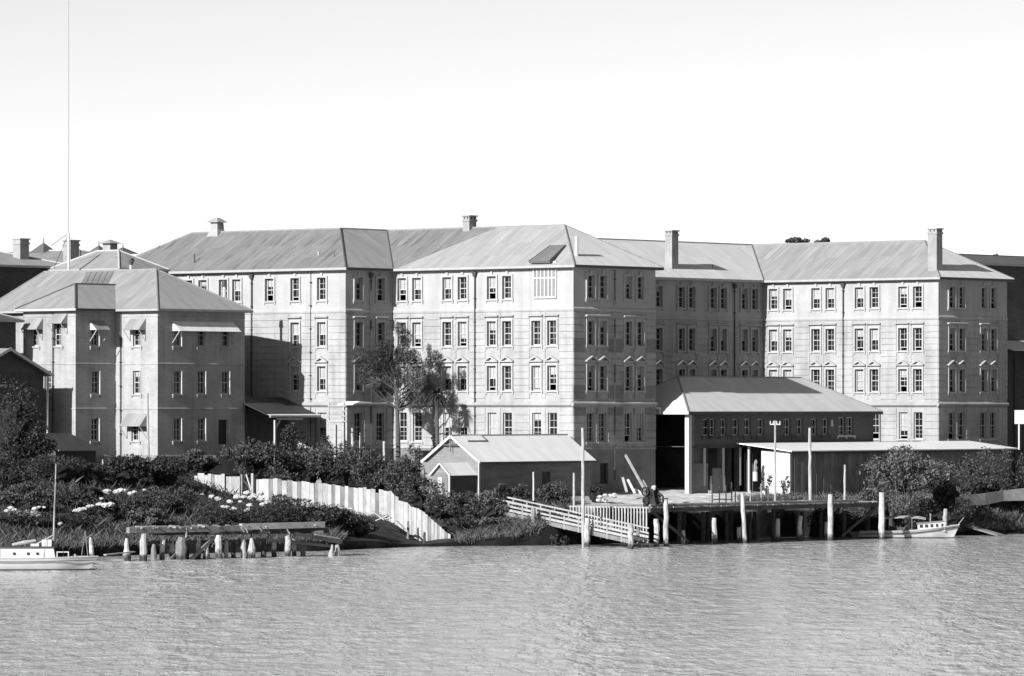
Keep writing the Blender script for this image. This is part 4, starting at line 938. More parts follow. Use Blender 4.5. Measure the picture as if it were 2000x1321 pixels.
for px, py, s in ((85, 474, 1.0), (193, 479, .8), (240, 483, 1.0)):
    bq = 5.0; a = aS(px, bq); Y = W(a, bq).y; zt = zp(py, Y); zb = zp(496, Y); mb = MB()
    mb.v += [(a-1.1*s, bq-1.1*s, zb), (a+1.1*s, bq-1.1*s, zb), (a+1.1*s, bq+1.1*s, zb), (a-1.1*s, bq+1.1*s, zb), (a, bq, zt)]; mb.f += [(0,1,4), (1,2,4), (2,3,4), (3,0,4), (3,2,1,0)]
    v = T.part('ridge_ventilator', mb, 'roof_dark'); T.part('finial', MB().tube((a, bq, zt-.1), (a, bq, zt+.45), .06, .03, 5), 'ridge_dark', under=v)
bq = 4.6; a = aS(215, bq); Y = W(a, bq).y; sh_ = T.part('chimney', MB().box(a-.5, a+.5, bq-.5, bq+.5, zp(505, Y), zp(476, Y)), 'chimney_render')
mb = MB(); z0, z1 = zp(476, Y), zp(468, Y); mb.v += [(a-.85, bq-.85, z0), (a+.85, bq-.85, z0), (a+.85, bq+.85, z0), (a-.85, bq+.85, z0), (a, bq, z1)]; mb.f += [(0,1,4), (1,2,4), (2,3,4), (3,0,4), (3,2,1,0)]
T.part('chimney_hood', mb, 'chimney_render', under=sh_)
# tall thin mast with stays
am_, bm_ = aS(134, -15.0), -15.0; Ym = W(am_, bm_).y
mst = Thing('aerial_mast', 'very tall thin aerial mast with wire stays above the left roofs', 'mast', am_, bm_, 6.0)
mst.part('mast', MB().tube((am_, bm_, 6.0), (am_, bm_, zp(455, Ym)), .13, .10, 8), 'white_paint')
mst.part('topmast', MB().tube((am_, bm_, zp(456, Ym)), (am_, bm_, zp(-40, Ym)), .034, .02, 6), 'ridge_cap')
for du, dz in ((-1.9, 3.2), (-2.3, 1.1)): mst.part('stay', MB().tube((am_, bm_, zp(456, Ym)), (am_+du, bm_, zp(456, Ym)-dz), .025, .025, 5), 'iron_dark')
# houses at the left edge of the picture
far_block('edge_house', 'dark house with low hipped roof cut by the left picture edge', -52.0, -37.75, -38.0, -31.3, 5, zp(625, 450), .35, 'a', (1, 1), 'dark_brick', 'roof_dark', 'ridge_cap', .5)
hg = Thing('gabled_house', 'dark gabled house with white verandah post half hidden by a tree', 'house', -40, -37, 5)
T = hg
ga0, ga1, gb0_, gb1_ = -37.2, -33.0, -42.0, -32.6
gm = (gb0_+gb1_)/2; gze, gzr = zp(727, 444), zp(681, 444)
T.part('wall', MB().box(ga1-.3, ga1-.002, gb0_+.303, gb1_, 5, gze), 'dark_brick'); T.part('wall', MB().box(ga0, ga1, gb0_, gb0_+.3, 5, gze), 'dark_brick')
T.part('gable', MB().poly([(ga1, gb0_, gze), (ga1, gb1_, gze), (ga1, gm, gzr-.15)]), 'weatherboard_dark', fix=False)
plane(T, 'roof_slope', [(ga0, gb0_-.6, gze-.3), (ga1+.7, gb0_-.6, gze-.3), (ga1+.7, gm, gzr), (ga0, gm, gzr)], 'roof_mid'); plane(T, 'roof_slope', [(ga1+.7, gb1_+.6, gze-.3), (ga0, gb1_+.6, gze-.3), (ga0, gm, gzr), (ga1+.7, gm, gzr)], 'roof_mid')
T.part('barge_board', MB().beam((ga1+.72, gb1_+.6, gze-.35), (ga1+.72, gm, gzr-.06), .05, .25), 'white_paint'); T.part('barge_board', MB().beam((ga1+.72, gb0_-.6, gze-.35), (ga1+.72, gm, gzr-.06), .05, .25), 'white_paint')
window(T, 'D', ga1+.14, gm-.6, zp(752, 448), 'g1', .7, .9, (1, 1), None, None, surround=False, trim='white_paint')
for b in (gb1_-.1, gb0_+2.2): T.part('verandah_post', MB().box(ga1+.45, ga1+.6, b, b+.15, 4, gze-.3), 'white_paint')
low_ = Thing('low_outhouse', 'low dark outhouse with thin pale eave under the three-storey block', 'outhouse', -31.5, -33, 4.5)
T = low_
T.part('wall', MB().box(-31.8, -28.6, -35.5, -30.6, 4.5, zp(880, 444)), 'dark_brick'); plane(T, 'roof_slope', [(-28.2, -36, zp(879, 444)), (-28.2, -30.3, zp(879, 444)), (-32.1, -30.3, zp(846, 447)), (-32.1, -36, zp(846, 447))], 'roof_black')
T.part('gutter', MB().box(-28.2, -28.1, -35.6, -30.3, zp(881, 444), zp(878, 444)), 'ridge_cap')
# right edge: the tall dark building beyond the right wing
far_block('right_edge_building', 'tall dark brick building beyond the right wing at the picture edge', -22, -9.0, 73.5, 110, 4, zp(515, 515), .16, 'b', (1, 1), 'dark_brick', 'roof_dark', 'ridge_dark')
bq = bD(1966, -6.0); Y = W(-6.0, bq).y
plane(T, 'verandah_roof', [(-5.2, bq, zp(684, Y)), (-5.2, bq+16, zp(684, Y)), (-8.9, bq+16, zp(664, Y)), (-8.9, bq, zp(664, Y))], 'roof_white')
for k in range(4): T.part('verandah_post', MB().box(-5.6, -5.4, bq+.6+k*5, bq+.8+k*5, 4, zp(686, Y)), 'timber_dark')
#==PART4==
# ================================================================== timber things: posts, fences, wharf
def lumpy_post(p0, p1, r0, r1, seed, n=8, tip=False):
    """a round log, slightly bent and uneven; tip = rotted away to a thin crooked top"""
    r = random.Random(seed); p0, p1 = Vector(p0), Vector(p1); k = 9; pts = []; rad = []
    for i in range(k):
        t = i/(k-1); q = p0.lerp(p1, t); q.x += r.uniform(-1, 1)*r0*.16; q.y += r.uniform(-1, 1)*r0*.16
        pts.append(q); rad.append((r0 + (r1-r0)*t)*r.uniform(.93, 1.07))
    if tip:
        for j, f in ((-1, .35), (-2, .62), (-3, .9), (-4, 1.08)): rad[j] *= f*r.uniform(.85, 1.15)
    else: rad[-1] *= .9
    return MB().path(pts, rad, n)
def post(name, label, cat, px, py0, py1, Y, r, m='pile_white', lean=0.0, tip=False, r1=None, group=None):
    """free-standing post seen between rows py0 (top) and py1 (foot) at depth Y"""
    p1 = P(px+lean, py0, Y); p0 = P(px, py1, Y)
    return world_thing(name, lumpy_post(p0, p1, r, r*.85 if r1 is None else r1, hash((px, py0)) % 999, 8, tip), m, label, cat, p0, group)

# ---- the wharf
fa = 24.6
def onz(px, py, z):
    q = G(px, py, z); return AB(q.x, q.y)
wa0, wb0 = onz(1296, 1068, 0); wa1, wb1 = onz(1722, 1051, 0)
WZ = 3.25
WA = (wa0+wa1)/2; wB0, wB1 = wb0, bD(1730, WA)
whf = Thing('timber_wharf', 'timber wharf on white piles with dark space beneath the deck', 'wharf', WA-4, (wB0+wB1)/2, 0)
T = whf; WD = 8.6
nb = 46
for k in range(nb):   # deck planks run out toward the river
    b0 = wB0 + (wB1-wB0)*k/nb; b1 = wB0 + (wB1-wB0)*(k+1)/nb
    T.part('deck_plank', MB().box(WA-WD, WA+.12+rng.uniform(-.06, .06), b0+.015, b1-.015, WZ-.10, WZ+rng.uniform(-.012, .012)), 'timber_pale' if k % 3 else 'timber_mid')
T.part('edge_beam', MB().box(WA-.2, WA+.06, wB0-.1, wB1+.1, WZ-.45, WZ-.105), 'timber_dark')
for aa in (WA-3.0, WA-6.0): T.part('bearer', MB().box(aa, aa+.3, wB0, wB1, WZ-.42, WZ-.105), 'timber_dark')
T.part('kerb_log', MB().tube((WA-.1, wB0, WZ+.12), (WA-.1, wB1-4, WZ+.12), .11, .11, 7), 'timber_mid')
def pile(px, py0, py1, r=.2, back=0.0, m='pile_tide', lean=0):
    a = WA+.15-back; b = bD(px, a); Y = W(a, b).y; b2 = bD(px+lean, a)
    T.part('pile', lumpy_post((a, b, -2.0), (a, b2, zp(py0, Y)), r*1.05, r*.9, px, 9), m)
for px, py0, r, back, ln in ((1395, 1012, .23, 0, 0), (1443, 1030, .2, .5, 0), (1516, 1014, .2, .9, 4), (1560, 1008, .22, .5, 3), (1612, 1020, .18, .5, 2), (1337, 1036, .16, .6, -3)): pile(px, py0, 0, r, back, lean=ln)
for back in (3.2, 6.2):
    for px in range(1318, 1735, 46): pile(px+int(back*3), 1000, 0, .19, back, 'timber_dark')
T.part('brace', MB().beam((WA-.35, wB0+.8, WZ-.5), (WA-.35, wB0+5.5, .3), .1, .22), 'timber_dark'); T.part('brace', MB().beam((WA-.35, wB1-1, WZ-.5), (WA-.35, wB1-6, .3), .1, .22), 'timber_dark')
# slatted screen down the upstream end
ns = 26
T.part('screen_rail', MB().box(WA-WD, WA-.1, wB0-.14, wB0-.06, WZ-.12, WZ+.0), 'timber_pale'); T.part('screen_rail', MB().box(WA-WD*.55, WA-.1, wB0-.14, wB0-.06, .9, 1.05), 'timber_mid')
for k in range(ns):
    a = WA-WD+.2 + (WD-.5)*k/(ns-1); T.part('slat', MB().box(a-.065, a+.065, wB0-.21, wB0-.142, .55+.25*rng.random() if k > 8 else 1.5, WZ-.02), 'timber_pale')
# tall mooring piles on the wharf face (each its own)
def wpile(px, py0, label, r=.26, lean=0, ash=.45):
    a = WA+ash; b = bD(px, a); b2 = bD(px+lean, a); p0 = W(a, b, -2.0); p1 = W(a, b2, zp(py0, W(a, b).y))
    return world_thing('mooring_pile', lumpy_post(p0, p1, r, r*.88, px, 10), 'pile_tide', label, 'pile', (p0.x, p0.y, 0), 'mooring piles along the wharf')
wpile(1301, 976, 'white mooring pile below the dark winch at the wharf corner', .25, 0)
wpile(1458, 962, 'leaning white mooring pile in the middle of the wharf face', .2, -8)
wpile(1622, 966, 'thick white mooring pile with a tuft growing behind it', .27, 0)
wpile(1723, 962, 'thickest white mooring pile beside the moored launch stern', .3, -1, 1.1)
# ---- gangway ramp down to the water
g0, g1 = P(975, 997, 432.0), P(1250, 1058, 418.5)
gw = bpy.data.objects.new('gangway_ramp', None); COL.objects.link(gw); gw.location = (g1.x, g1.y, 0); tag(gw, 'sloping timber gangway with rails leading down to the river', 'gangway')
def gpart(name, mb, m):
    mb.v = [tuple(Vector(v) - Vector(gw.location)) for v in mb.v]; me = mb.mesh(name); fix_normals(me); return link(name, me, m, gw)
gd = (g1-g0); gl = gd.length; gu = gd.normalized(); gs = Vector((-gu.y, gu.x, 0)).normalized()*0.95
if gs.y > 0: gs = -gs          # toward the viewer
for sg, nm in ((1, 1), (-1, 2)):
    off = gs*sg
    gpart('side_girder', MB().beam(g0+off, g1+off, .14, .34), 'timber_mid'); gpart('side_girder', MB().beam(g0+off+Vector((0,0,.36)), g1+off+Vector((0,0,.36)), .10, .20), 'timber_pale')
    gpart('mid_rail', MB().beam(g0+off+Vector((0,0,.68)), g1+off+Vector((0,0,.68)), .07, .13), 'timber_pale'); gpart('hand_rail', MB().beam(g0+off+Vector((0,0,1.08)), g1+off+Vector((0,0,1.08)), .10, .12), 'timber_pale')
    for k in range(10):
        q = g0.lerp(g1, (k+.35)/10) + off*1.07; gpart('rail_post', MB().box(q.x-.055, q.x+.055, q.y-.05, q.y+.05, q.z-.2, q.z+1.12), 'timber_pale')
for k in range(36):
    q0 = g0.lerp(g1, k/36+.004); q1 = g0.lerp(g1, (k+1)/36-.004); i = MB()
    i.beam(q0+Vector((0,0,.14)), q1+Vector((0,0,.14)), 1.75, .06); gpart('tread', i, 'timber_mid')
post('mooring_post', 'weathered post rising through the gangway rail at its upper third', 'post', 1041, 992, 1064, 426, .24, 'timber_mid')
post('mooring_post', 'stout post at the foot of the tall pole by the gangway', 'post', 1147, 1012, 1074, 421, .27, 'pile_tide')
post('mooring_post', 'white post standing at the lower end of the gangway', 'post', 1232, 1025, 1076, 415, .26, 'pile_tide')
post('mooring_post', 'shaded post just right of the white post at gangway end', 'post', 1247, 1030, 1074, 420, .2, 'timber_mid')
post('mooring_post', 'white post under the slatted screen left of wharf corner', 'post', 1282, 1014, 1072, 420.5, .25, 'pile_tide')
# ---- poles
post('timber_pole', 'tall white pole rising beside the cottage roof end', 'pole', 1140, 836, 1072, 421.6, .16, 'timber_pale', -2)
post('timber_pole', 'white pole left of the tall pole by the gangway', 'pole', 1121, 924, 1004, 428, .12, 'timber_pale')
post('timber_pole', 'short thin white post in front of the cottage side wall', 'pole', 1042, 922, 978, 432, .09, 'white_paint')
post('timber_pole', 'tall pale pole before the lean-to front wall', 'pole', 1582, 836, 992, 446, .16, 'timber_pale')
post('timber_pole', 'thin pale pole right of the tall pole on wharf edge', 'pole', 1650, 908, 990, 447, .11, 'timber_pale')
post('timber_pole', 'slender grey pole leaning before the three-storey block corner', 'pole', 291, 768, 948, 438, .11, 'timber_pale', -3)
post('timber_pole', 'short pale post among shrubs left of the slender grey pole', 'post', 201, 898, 938, 432, .09, 'timber_pale')
tp = P(1514, 985, 452); tel = bpy.data.objects.new('telegraph_pole', None); COL.objects.link(tel); tel.location = tp; tag(tel, 'telegraph pole with white insulators in front of the workshop', 'pole')
zt = zp(822, 452) - tp.z
me = MB().tube((0, 0, -.5), (0, 0, zt), .11, .08, 8).mesh('pole'); link('pole', me, 'timber_pale', tel)
ca = link('crossarm', MB().beam((-.46, 0, zt-.32), (.46, 0, zt-.32), .1, .1).mesh('crossarm'), 'white_paint', tel)
ins = MB().tube((0, 0, 0), (0, 0, .24), .06, .045, 7).mesh('insulator')
for k in range(4): link('insulator', ins, 'white_paint', ca, (-.42+.28*k, 0, zt-.27))

# ---- paling fence running down into the river
FB = -26.4
top = [(495,938),(545,936),(610,942),(680,950),(750,957),(767,958),(768,966),(777,966),(778,976),(802,982),(803,990),(823,996),(880,1046)]
bot = [(495,968),(540,976),(620,988),(680,994),(735,1003),(770,1014),(800,1044),(823,1066),(880,1072)]
fen = Thing('paling_fence', 'long patchy white and grey paling fence stepping down to the river', 'fence', aS(880, FB), FB, 0.0)
T = fen
px = 495.0; k = 0
while px < 880:
    wpx = rng.uniform(6.2, 10.5) if px < 800 else rng.uniform(4.2, 6.2)
    a0, a1 = aS(px, FB), aS(px+wpx, FB); Y = W(a0, FB).y
    xs_, ys_ = zip(*top); xb, yb = zip(*bot)
    t0 = zp(float(np.interp(px+1, xs_, ys_)), Y); t1 = zp(float(np.interp(px+wpx-1, xs_, ys_)), Y); z0 = zp(float(np.interp(px+wpx/2, xb, yb)), Y) - .35
    jt = rng.uniform(-.1, .07) - (.25 if rng.random() < .06 else 0) if px < 800 else rng.uniform(-.03, .03)
    m = rng.choice(['paling_white', 'paling_white', 'paling_worn', 'timber_pale'])
    if px < 745 and k % 2 == 1 and rng.random() < .6: m = 'paling_grey'
    if px > 826: m = 'timber_pale' if k % 3 else 'paling_grey'
    yj = rng.uniform(-.015, .015)
    mb = MB(); ln = rng.uniform(-.03, .03); v = [(a0+.012, z0), (a1-.012, z0), (a1-.012+ln, t1+jt+rng.uniform(-.03, .03)), (a0+.012+ln, t0+jt)]
    mb.v += [(a, FB-.025+yj, z) for a, z in v] + [(a, FB+yj, z) for a, z in v]; mb.f += [(0,1,2,3),(7,6,5,4),(0,4,5,1),(1,5,6,2),(2,6,7,3),(3,7,4,0)]
    T.part('paling', mb, m); px += wpx; k += 1
for zoff in (.35, 1.1):
    for p0, p1 in ((497, 640), (640, 766)):
        q = [(aS(p, FB), FB+.07, zp(float(np.interp(p, *zip(*bot))), W(aS(p, FB), FB).y)+zoff) for p in (p0, p1)]; T.part('fence_rail', MB().beam(q[0], q[1], .07, .1), 'timber_mid')
for p, h in ((497, 1.4), (572, 1.5), (640, 1.5), (705, 1.5), (766, 1.6), (823, 2.6)):
    a = aS(p, FB); z = zp(float(np.interp(p, *zip(*bot))), W(a, FB).y); T.part('fence_post', MB().box(a-.07, a+.07, FB+.035, FB+.16, z-.6, z+h), 'timber_mid')
post('fence_stay', 'grey post propped against the fence near the waterline', 'post', 797, 1018, 1070, 425.6, .13, 'timber_mid')
post('fence_stay', 'dark short post at the fence corner in the water', 'post', 829, 1040, 1076, 424, .14, 'timber_dark')
# whitewashed garden fence and gate further left
gf = Thing('garden_screen', 'ragged whitewashed board screen beside the grey garden gate', 'fence', aS(410, -27), -27, 3.8); T = gf
for k in range(9):
    p0 = 380+k*6.6; a0, a1 = aS(p0, -27), aS(p0+6.2, -27); Y = W(a0, -27).y; T.part('board', MB().box(a0, a1, -27.03, -27, zp(975, Y)-.4, zp(925+rng.uniform(-1, 5), Y)), 'paling_white' if k not in (5,) else 'timber_mid')
T.part('rail', MB().box(aS(380, -27), aS(438, -27), -26.995, -26.93, zp(945, 441), zp(942, 441)), 'timber_mid')
gg = Thing('garden_gate', 'closed grey boarded gate between screen and paling fence', 'gate', aS(458, -26.8), -26.8, 3.8); T = gg
for k in range(5):
    p0 = 441+k*5.6; a0, a1 = aS(p0, -26.8), aS(p0+5.4, -26.8); Y = W(a0, -26.8).y; T.part('board', MB().box(a0, a1, -26.83, -26.8, zp(980, Y), zp(931, Y)), 'timber_pale')
T.part('gate_post', MB().box(aS(471, -26.8), aS(474, -26.8), -26.85, -26.7, 3.0, zp(926, 441)), 'timber_mid')
T.part('gate_prop', MB().beam((aS(481, -26.9), -26.9, zp(926, 441)), (aS(491, -26.9), -26.9, zp(958, 441)), .08, .1), 'white_paint'); T.part('gate_post', MB().box(aS(491, -26.8), aS(495, -26.8), -26.85, -26.7, 3.0, zp(924, 441)), 'timber_pale')

# ---- old jetty on the left, half ruined
J0, J1 = G(262, 1096, 0), G(655, 1086, 0)
jet = bpy.data.objects.new('ruined_jetty', None); COL.objects.link(jet); jet.location = ((J0+J1)/2); tag(jet, 'derelict timber jetty on rotted pointed piles with sagging deck', 'jetty')
jd = (J1-J0); jl = jd.length; ju = jd.normalized(); jn = Vector((ju.y, -ju.x, 0))
def jpart(name, mb, m):
    mb.v = [tuple(Vector(v) - jet.location) for v in mb.v]; me = mb.mesh(name); fix_normals(me); return link(name, me, m, jet)
def JP(px, py, back=0.0):
    t = (px-262)/393.0; q = J0 + jd*t - jn*back; q = Vector(((px-1000)*q.y/F, q.y, 0)); q.z = zp(py, q.y); return q
rj = random.Random(4)
for px, py0, r, back, m, tip in ((280,1042,.2,0,'pile_tide',0),(318,1047,.14,.4,'pile_tide',0),(337,1050,.17,.9,'pile_tide',1),(354,1050,.32,0,'pile_tide_mid',0),(388,1054,.15,.8,'pile_tide',0),(404,1064,.18,.2,'pile_tide',1),
        (426,1046,.2,0,'pile_tide',0),(441,1056,.13,.9,'timber_pale',0),(475,1052,.15,.4,'timber_pale',0),(491,1052,.22,0,'pile_tide',1),(535,1060,.14,1.2,'pile_tide',0),(562,1046,.17,0,'pile_tide',0),(575,1048,.13,1.4,'pile_tide',0),
        (592,1056,.16,2.2,'timber_mid',0),(648,1064,.15,0,'timber_pale',1),(658,1064,.15,.3,'timber_pale',0),(247,1052,.19,1.5,'pile_tide',1),(300,1052,.14,1.6,'timber_mid',1),(455,1056,.14,2.4,'timber_dark',0),(515,1056,.16,2.4,'timber_dark',0),(365,1056,.14,2.6,'timber_dark',0)):
    p1 = JP(px, py0, back); p0 = Vector((p1.x + rj.uniform(-.1, .1), p1.y, -1.5)); jpart('pile', lumpy_post(p0, p1, r*1.5, r*1.35, px, 9, bool(tip)), m)
def jbeam(name, p0, p1, wd, ht, m): jpart(name, MB().beam(p0, p1, wd, ht), m)
jbeam('headstock', JP(250, 1036, .1), JP(490, 1032, .1), .36, .42, 'timber_mid'); jbeam('headstock', JP(470, 1029, 0), JP(632, 1025, 0), .36, .46, 'timber_pale')
jbeam('headstock', JP(300, 1040, 1.8), JP(640, 1036, 1.8), .3, .45, 'timber_dark')
jbeam('fallen_brace', JP(418, 1050, .2), JP(372, 1094, -.2), .14, .26, 'timber_mid'); jbeam('fallen_brace', JP(346, 1080, .3), JP(328, 1098, .1), .12, .2, 'timber_mid')
jbeam('fallen_beam', JP(575, 1042, .5), JP(665, 1060, .5), .3, .22, 'timber_mid'); jbeam('fallen_plank', JP(612, 1044, .2), JP(660, 1052, .2), .5, .1, 'timber_pale'); jbeam('fallen_plank', JP(205, 1084, -.4), JP(262, 1078, .1), .3, .08, 'timber_pale')
jbeam('upright', JP(364, 1032, -.2), JP(364, 1050, -.2), .12, .12, 'timber_pale')
for k in range(34):
    px = 262 + k*11 + rj.uniform(-2, 2)
    if rj.random() < .2 or px > 636: continue
    y = 1033 - (px-262)*.02 + rj.uniform(-1.5, 1.5)
    jbeam('deck_plank', JP(px, y, -.25+rj.uniform(-.1, .15)), JP(px-6, y-3, 2.6+rj.uniform(-.5, .4)), .32, .11, 'timber_mid' if rj.random() < .6 else 'timber_pale')
for px in (300, 333, 410, 458, 508, 548, 610): jbeam('packing_block', JP(px, 1040, rj.uniform(-.1, .6)), JP(px+rj.uniform(8, 20), 1039, rj.uniform(-.1, .6)), .25, .22, rj.choice(['timber_mid', 'timber_dark', 'timber_pale']))
jbeam('cross_rail', JP(288, 1060, .9), JP(520, 1056, .9), .1, .22, 'timber_dark'); jbeam('cross_rail', JP(500, 1052, 1.2), JP(655, 1068, 1.0), .1, .2, 'timber_mid')
for px, py0, dx in ((470, 1030, 1), (480, 1032, -3), (503, 1028, 2), (560, 1034, 0)): jbeam('loose_board', JP(px, py0, -.3), JP(px+dx+6, py0+9, -.35), .16, .05, 'timber_pale')
post('mooring_post', 'pale rotted stump standing between left launch and jetty', 'post', 180, 1050, 1090, 384, .19, 'pile_tide', -3, True)

# ---- timber stand and posts by the long building
st = Thing('rail_stand', 'open timber stand with four horizontal rails by the building corner', 'stand', aS(665, -13), -13, 4.6); T = st
Ys = W(aS(665, -13), -13).y
for p, y0 in ((655, 830), (671, 790)):
    a = aS(p, -13); T.part('post', MB().box(a-.12, a+.12, -13.1, -12.9, 4.0, zp(y0, Ys)), 'timber_pale')
for p in (644.5, 674): a = aS(p, -13); T.part('upright', MB().box(a-.06, a+.06, -13.2, -13.12, zp(824, Ys), zp(786, Ys)), 'timber_pale')
for y in (793, 803, 813, 823): T.part('rail', MB().box(aS(644, -13), aS(680, -13), -13.26, -13.2, zp(y+1.2, Ys), zp(y-1.2, Ys)), 'timber_pale')
wv = Thing('stand_canopy', 'small white tin hood on a post beside the rail stand', 'hood', aS(682, -10), -10, 4.6); T = wv
Yq = W(aS(682, -10), -10).y; plane(T, 'hood', [(aS(668, -10), -10.6, zp(790, Yq)), (aS(698, -10), -10.6, zp(790, Yq)), (aS(698, -10), -9.6, zp(784, Yq)), (aS(668, -10), -9.6, zp(784, Yq))], 'roof_white'); T.part('post', MB().box(aS(676, -10), aS(679, -10), -10.1, -9.95, 4, zp(788, Yq)), 'timber_pale')
for p, y0, lab in ((704, 846, 'short white post among bushes nearest the rail stand'), (688, 834, 'white post left of the short one behind the big shrubbery'), (750, 862, 'short white post before the shaded building return')):
    post('garden_post', lab, 'post', p, y0, 900, 452, .13, 'pile_white')

# ================================================================== winch, derrick and yard clutter
wx = AB(*G(1296, 985, WZ).xy); wa, wb = WA-.6, wB0+.9
win = Thing('hand_winch', 'dark iron winch with spoked gears standing on the wharf corner', 'winch', wa, wb, WZ); T = win
def gear(a, b, z, r, nm, axis='S', teeth=14):
    mb = MB(); pts = []
    for k in range(teeth*2):
        t = math.pi*k/teeth; rr = r if k % 2 else r*.88
        pts.append((math.cos(t)*rr, math.sin(t)*rr))
    n = len(pts); ri = r*.68; inn = [(math.cos(math.pi*k/teeth)*ri, math.sin(math.pi*k/teeth)*ri) for k in range(n)]
    for y in (-.06, .06):
        mb.v += [(a+x, b+y, z+q) for x, q in pts]; mb.v += [(a+x, b+y, z+q) for x, q in inn]
    for k in range(n):
        j = (k+1) % n
        mb.f += [(k, j, n+j, n+k), (2*n+j, 2*n+k, 3*n+k, 3*n+j), (j, k, 2*n+k, 2*n+j), (n+k, n+j, 3*n+j, 3*n+k)]
    g = T.part(nm, mb, 'iron_dark', fix=True)
    for k in range(3):
        t = math.pi*k/3; T.part('spoke', MB().tube((a-math.cos(t)*ri, b, z-math.sin(t)*ri), (a+math.cos(t)*ri, b, z+math.sin(t)*ri), .04, .04, 5), 'iron_dark', under=g)
    return g
gear(wa-.35, wb-.45, WZ+1.25, .42, 'gear_wheel'); gear(wa-.3, wb-.42, WZ+.5, .35, 'gear_wheel'); gear(wa+.55, wb+.3, WZ+.62, .52, 'flywheel', teeth=20)
T.part('side_frame', MB().poly([(wa-.7, wb-.3, WZ), (wa+.7, wb-.3, WZ), (wa+.35, wb-.3, WZ+1.5), (wa-.35, wb-.3, WZ+1.5)]), 'iron_dark', fix=False); T.part('side_frame', MB().poly([(wa-.7, wb+.5, WZ), (wa+.7, wb+.5, WZ), (wa+.35, wb+.5, WZ+1.5), (wa-.35, wb+.5, WZ+1.5)]), 'iron_dark', fix=False)
T.part('drum', MB().tube((wa, wb-.3, WZ+.95), (wa, wb+.5, WZ+.95), .34, .34, 14), 'iron_dark'); T.part('engine_block', MB().box(wa-.45, wb*0+wa+.5, wb-.25, wb+.45, WZ+.1, WZ+.75), 'iron_dark')
T.part('fuel_cap', MB().path([(wa+.1, wb+.1, WZ+1.4), (wa+.12, wb+.1, WZ+1.62), (wa+.3, wb+.1, WZ+1.7)], [.2, .2, .08], 8), 'white_paint')
q0, q1 = P(1276, 982, 428), P(1222, 890, 440)
drk = bpy.data.objects.new('derrick_boom', None); COL.objects.link(drk); drk.location = q0; tag(drk, 'pale leaning derrick boom with iron straps beside the winch', 'derrick')
link('boom', MB().beam((0, 0, -.2), q1-q0, .17, .17).mesh('boom'), 'timber_pale', drk)
for t, l in ((.55, .7), (.78, .9), (.3, .6)):
    b0 = (q1-q0)*t; link('strap', MB().tube(b0, b0+Vector((l, .2, -.35)), .04, .04, 5).mesh('strap'), 'iron_dark', drk)
# cart wheel by the boom
cw = P(1274, 968, 429); me = MB()
ro = []
for k in range(18): t = 2*math.pi*k/18; ro.append((math.cos(t)*.42, 0, math.sin(t)*.42))
for k in range(18): me.tube(ro[k], ro[(k+1) % 18], .04, .04, 5, cap=False)
wh = tag(link('cart_wheel', me.mesh('cart_wheel'), 'iron_dark', None, cw), 'spoked iron wheel leaning at the foot of the derrick boom', 'wheel')
for k in range(4): t = math.pi*k/4; link('spoke', MB().tube((-math.cos(t)*.42, 0, -math.sin(t)*.42), (math.cos(t)*.42, 0, math.sin(t)*.42), .025, .025, 5).mesh('spoke'), 'iron_dark', wh)
# planks leaning against the wing, and loose rubble
for i, (x0, y0, x1, y1, lab) in enumerate(((1216, 928, 1224, 953, 'shortest pale plank leaning on the wing base'), (1226, 932, 1240, 956, 'wide white plank leaning beside the derrick boom'), (1240, 950, 1258, 960, 'white plank lying low before the wing base'), (1256, 934, 1264, 945, 'small offcut leaning at the wing corner'))):
    a, b = P(x1, y1+8, 445), P(x0, y0+5, 447.5); world_thing('plank', MB().beam(a, b, .22, .06, (0, -1, 0)), 'white_paint' if i in (1, 2) else 'timber_pale', lab, 'plank', a, 'planks by the wing base')
def rock(px, py, Y, s, label, group, seed, m='pale_stone', name='pale_stone'):
    r = random.Random(seed); mb = MB(); c = P(px, py, Y); n = 7; rings = []
    for j, (zz, rr) in enumerate(((-.9, .5), (-.4, .95), (.15, 1.0), (.6, .65), (.85, .2))):
        i = len(mb.v); rings.append(i)
        for k in range(n):
            t = 2*math.pi*k/n + j*.3; q = s*rr*r.uniform(.75, 1.15); mb.v.append((c.x+math.cos(t)*q*1.25, c.y+math.sin(t)*q, c.z+zz*s*.75*r.uniform(.85, 1.1)))
    for a, b in zip(rings[:-1], rings[1:]):
        for k in range(n): mb.f.append((a+k, a+(k+1) % n, b+(k+1) % n, b+k))
    mb.f.append(tuple(rings[-1]+k for k in range(n))); mb.f.append(tuple(rings[0]+n-1-k for k in range(n)))
    return world_thing(name, mb, m, label, 'stone', (c.x, c.y, c.z-s*.6), group)
for i in range(11): rock(rng.uniform(1168, 1205), rng.uniform(965, 981), rng.uniform(432, 437), rng.uniform(.12, .26), 'pale broken stone in the rubble heap before the wing', 'rubble heap before the wing', 900+i)
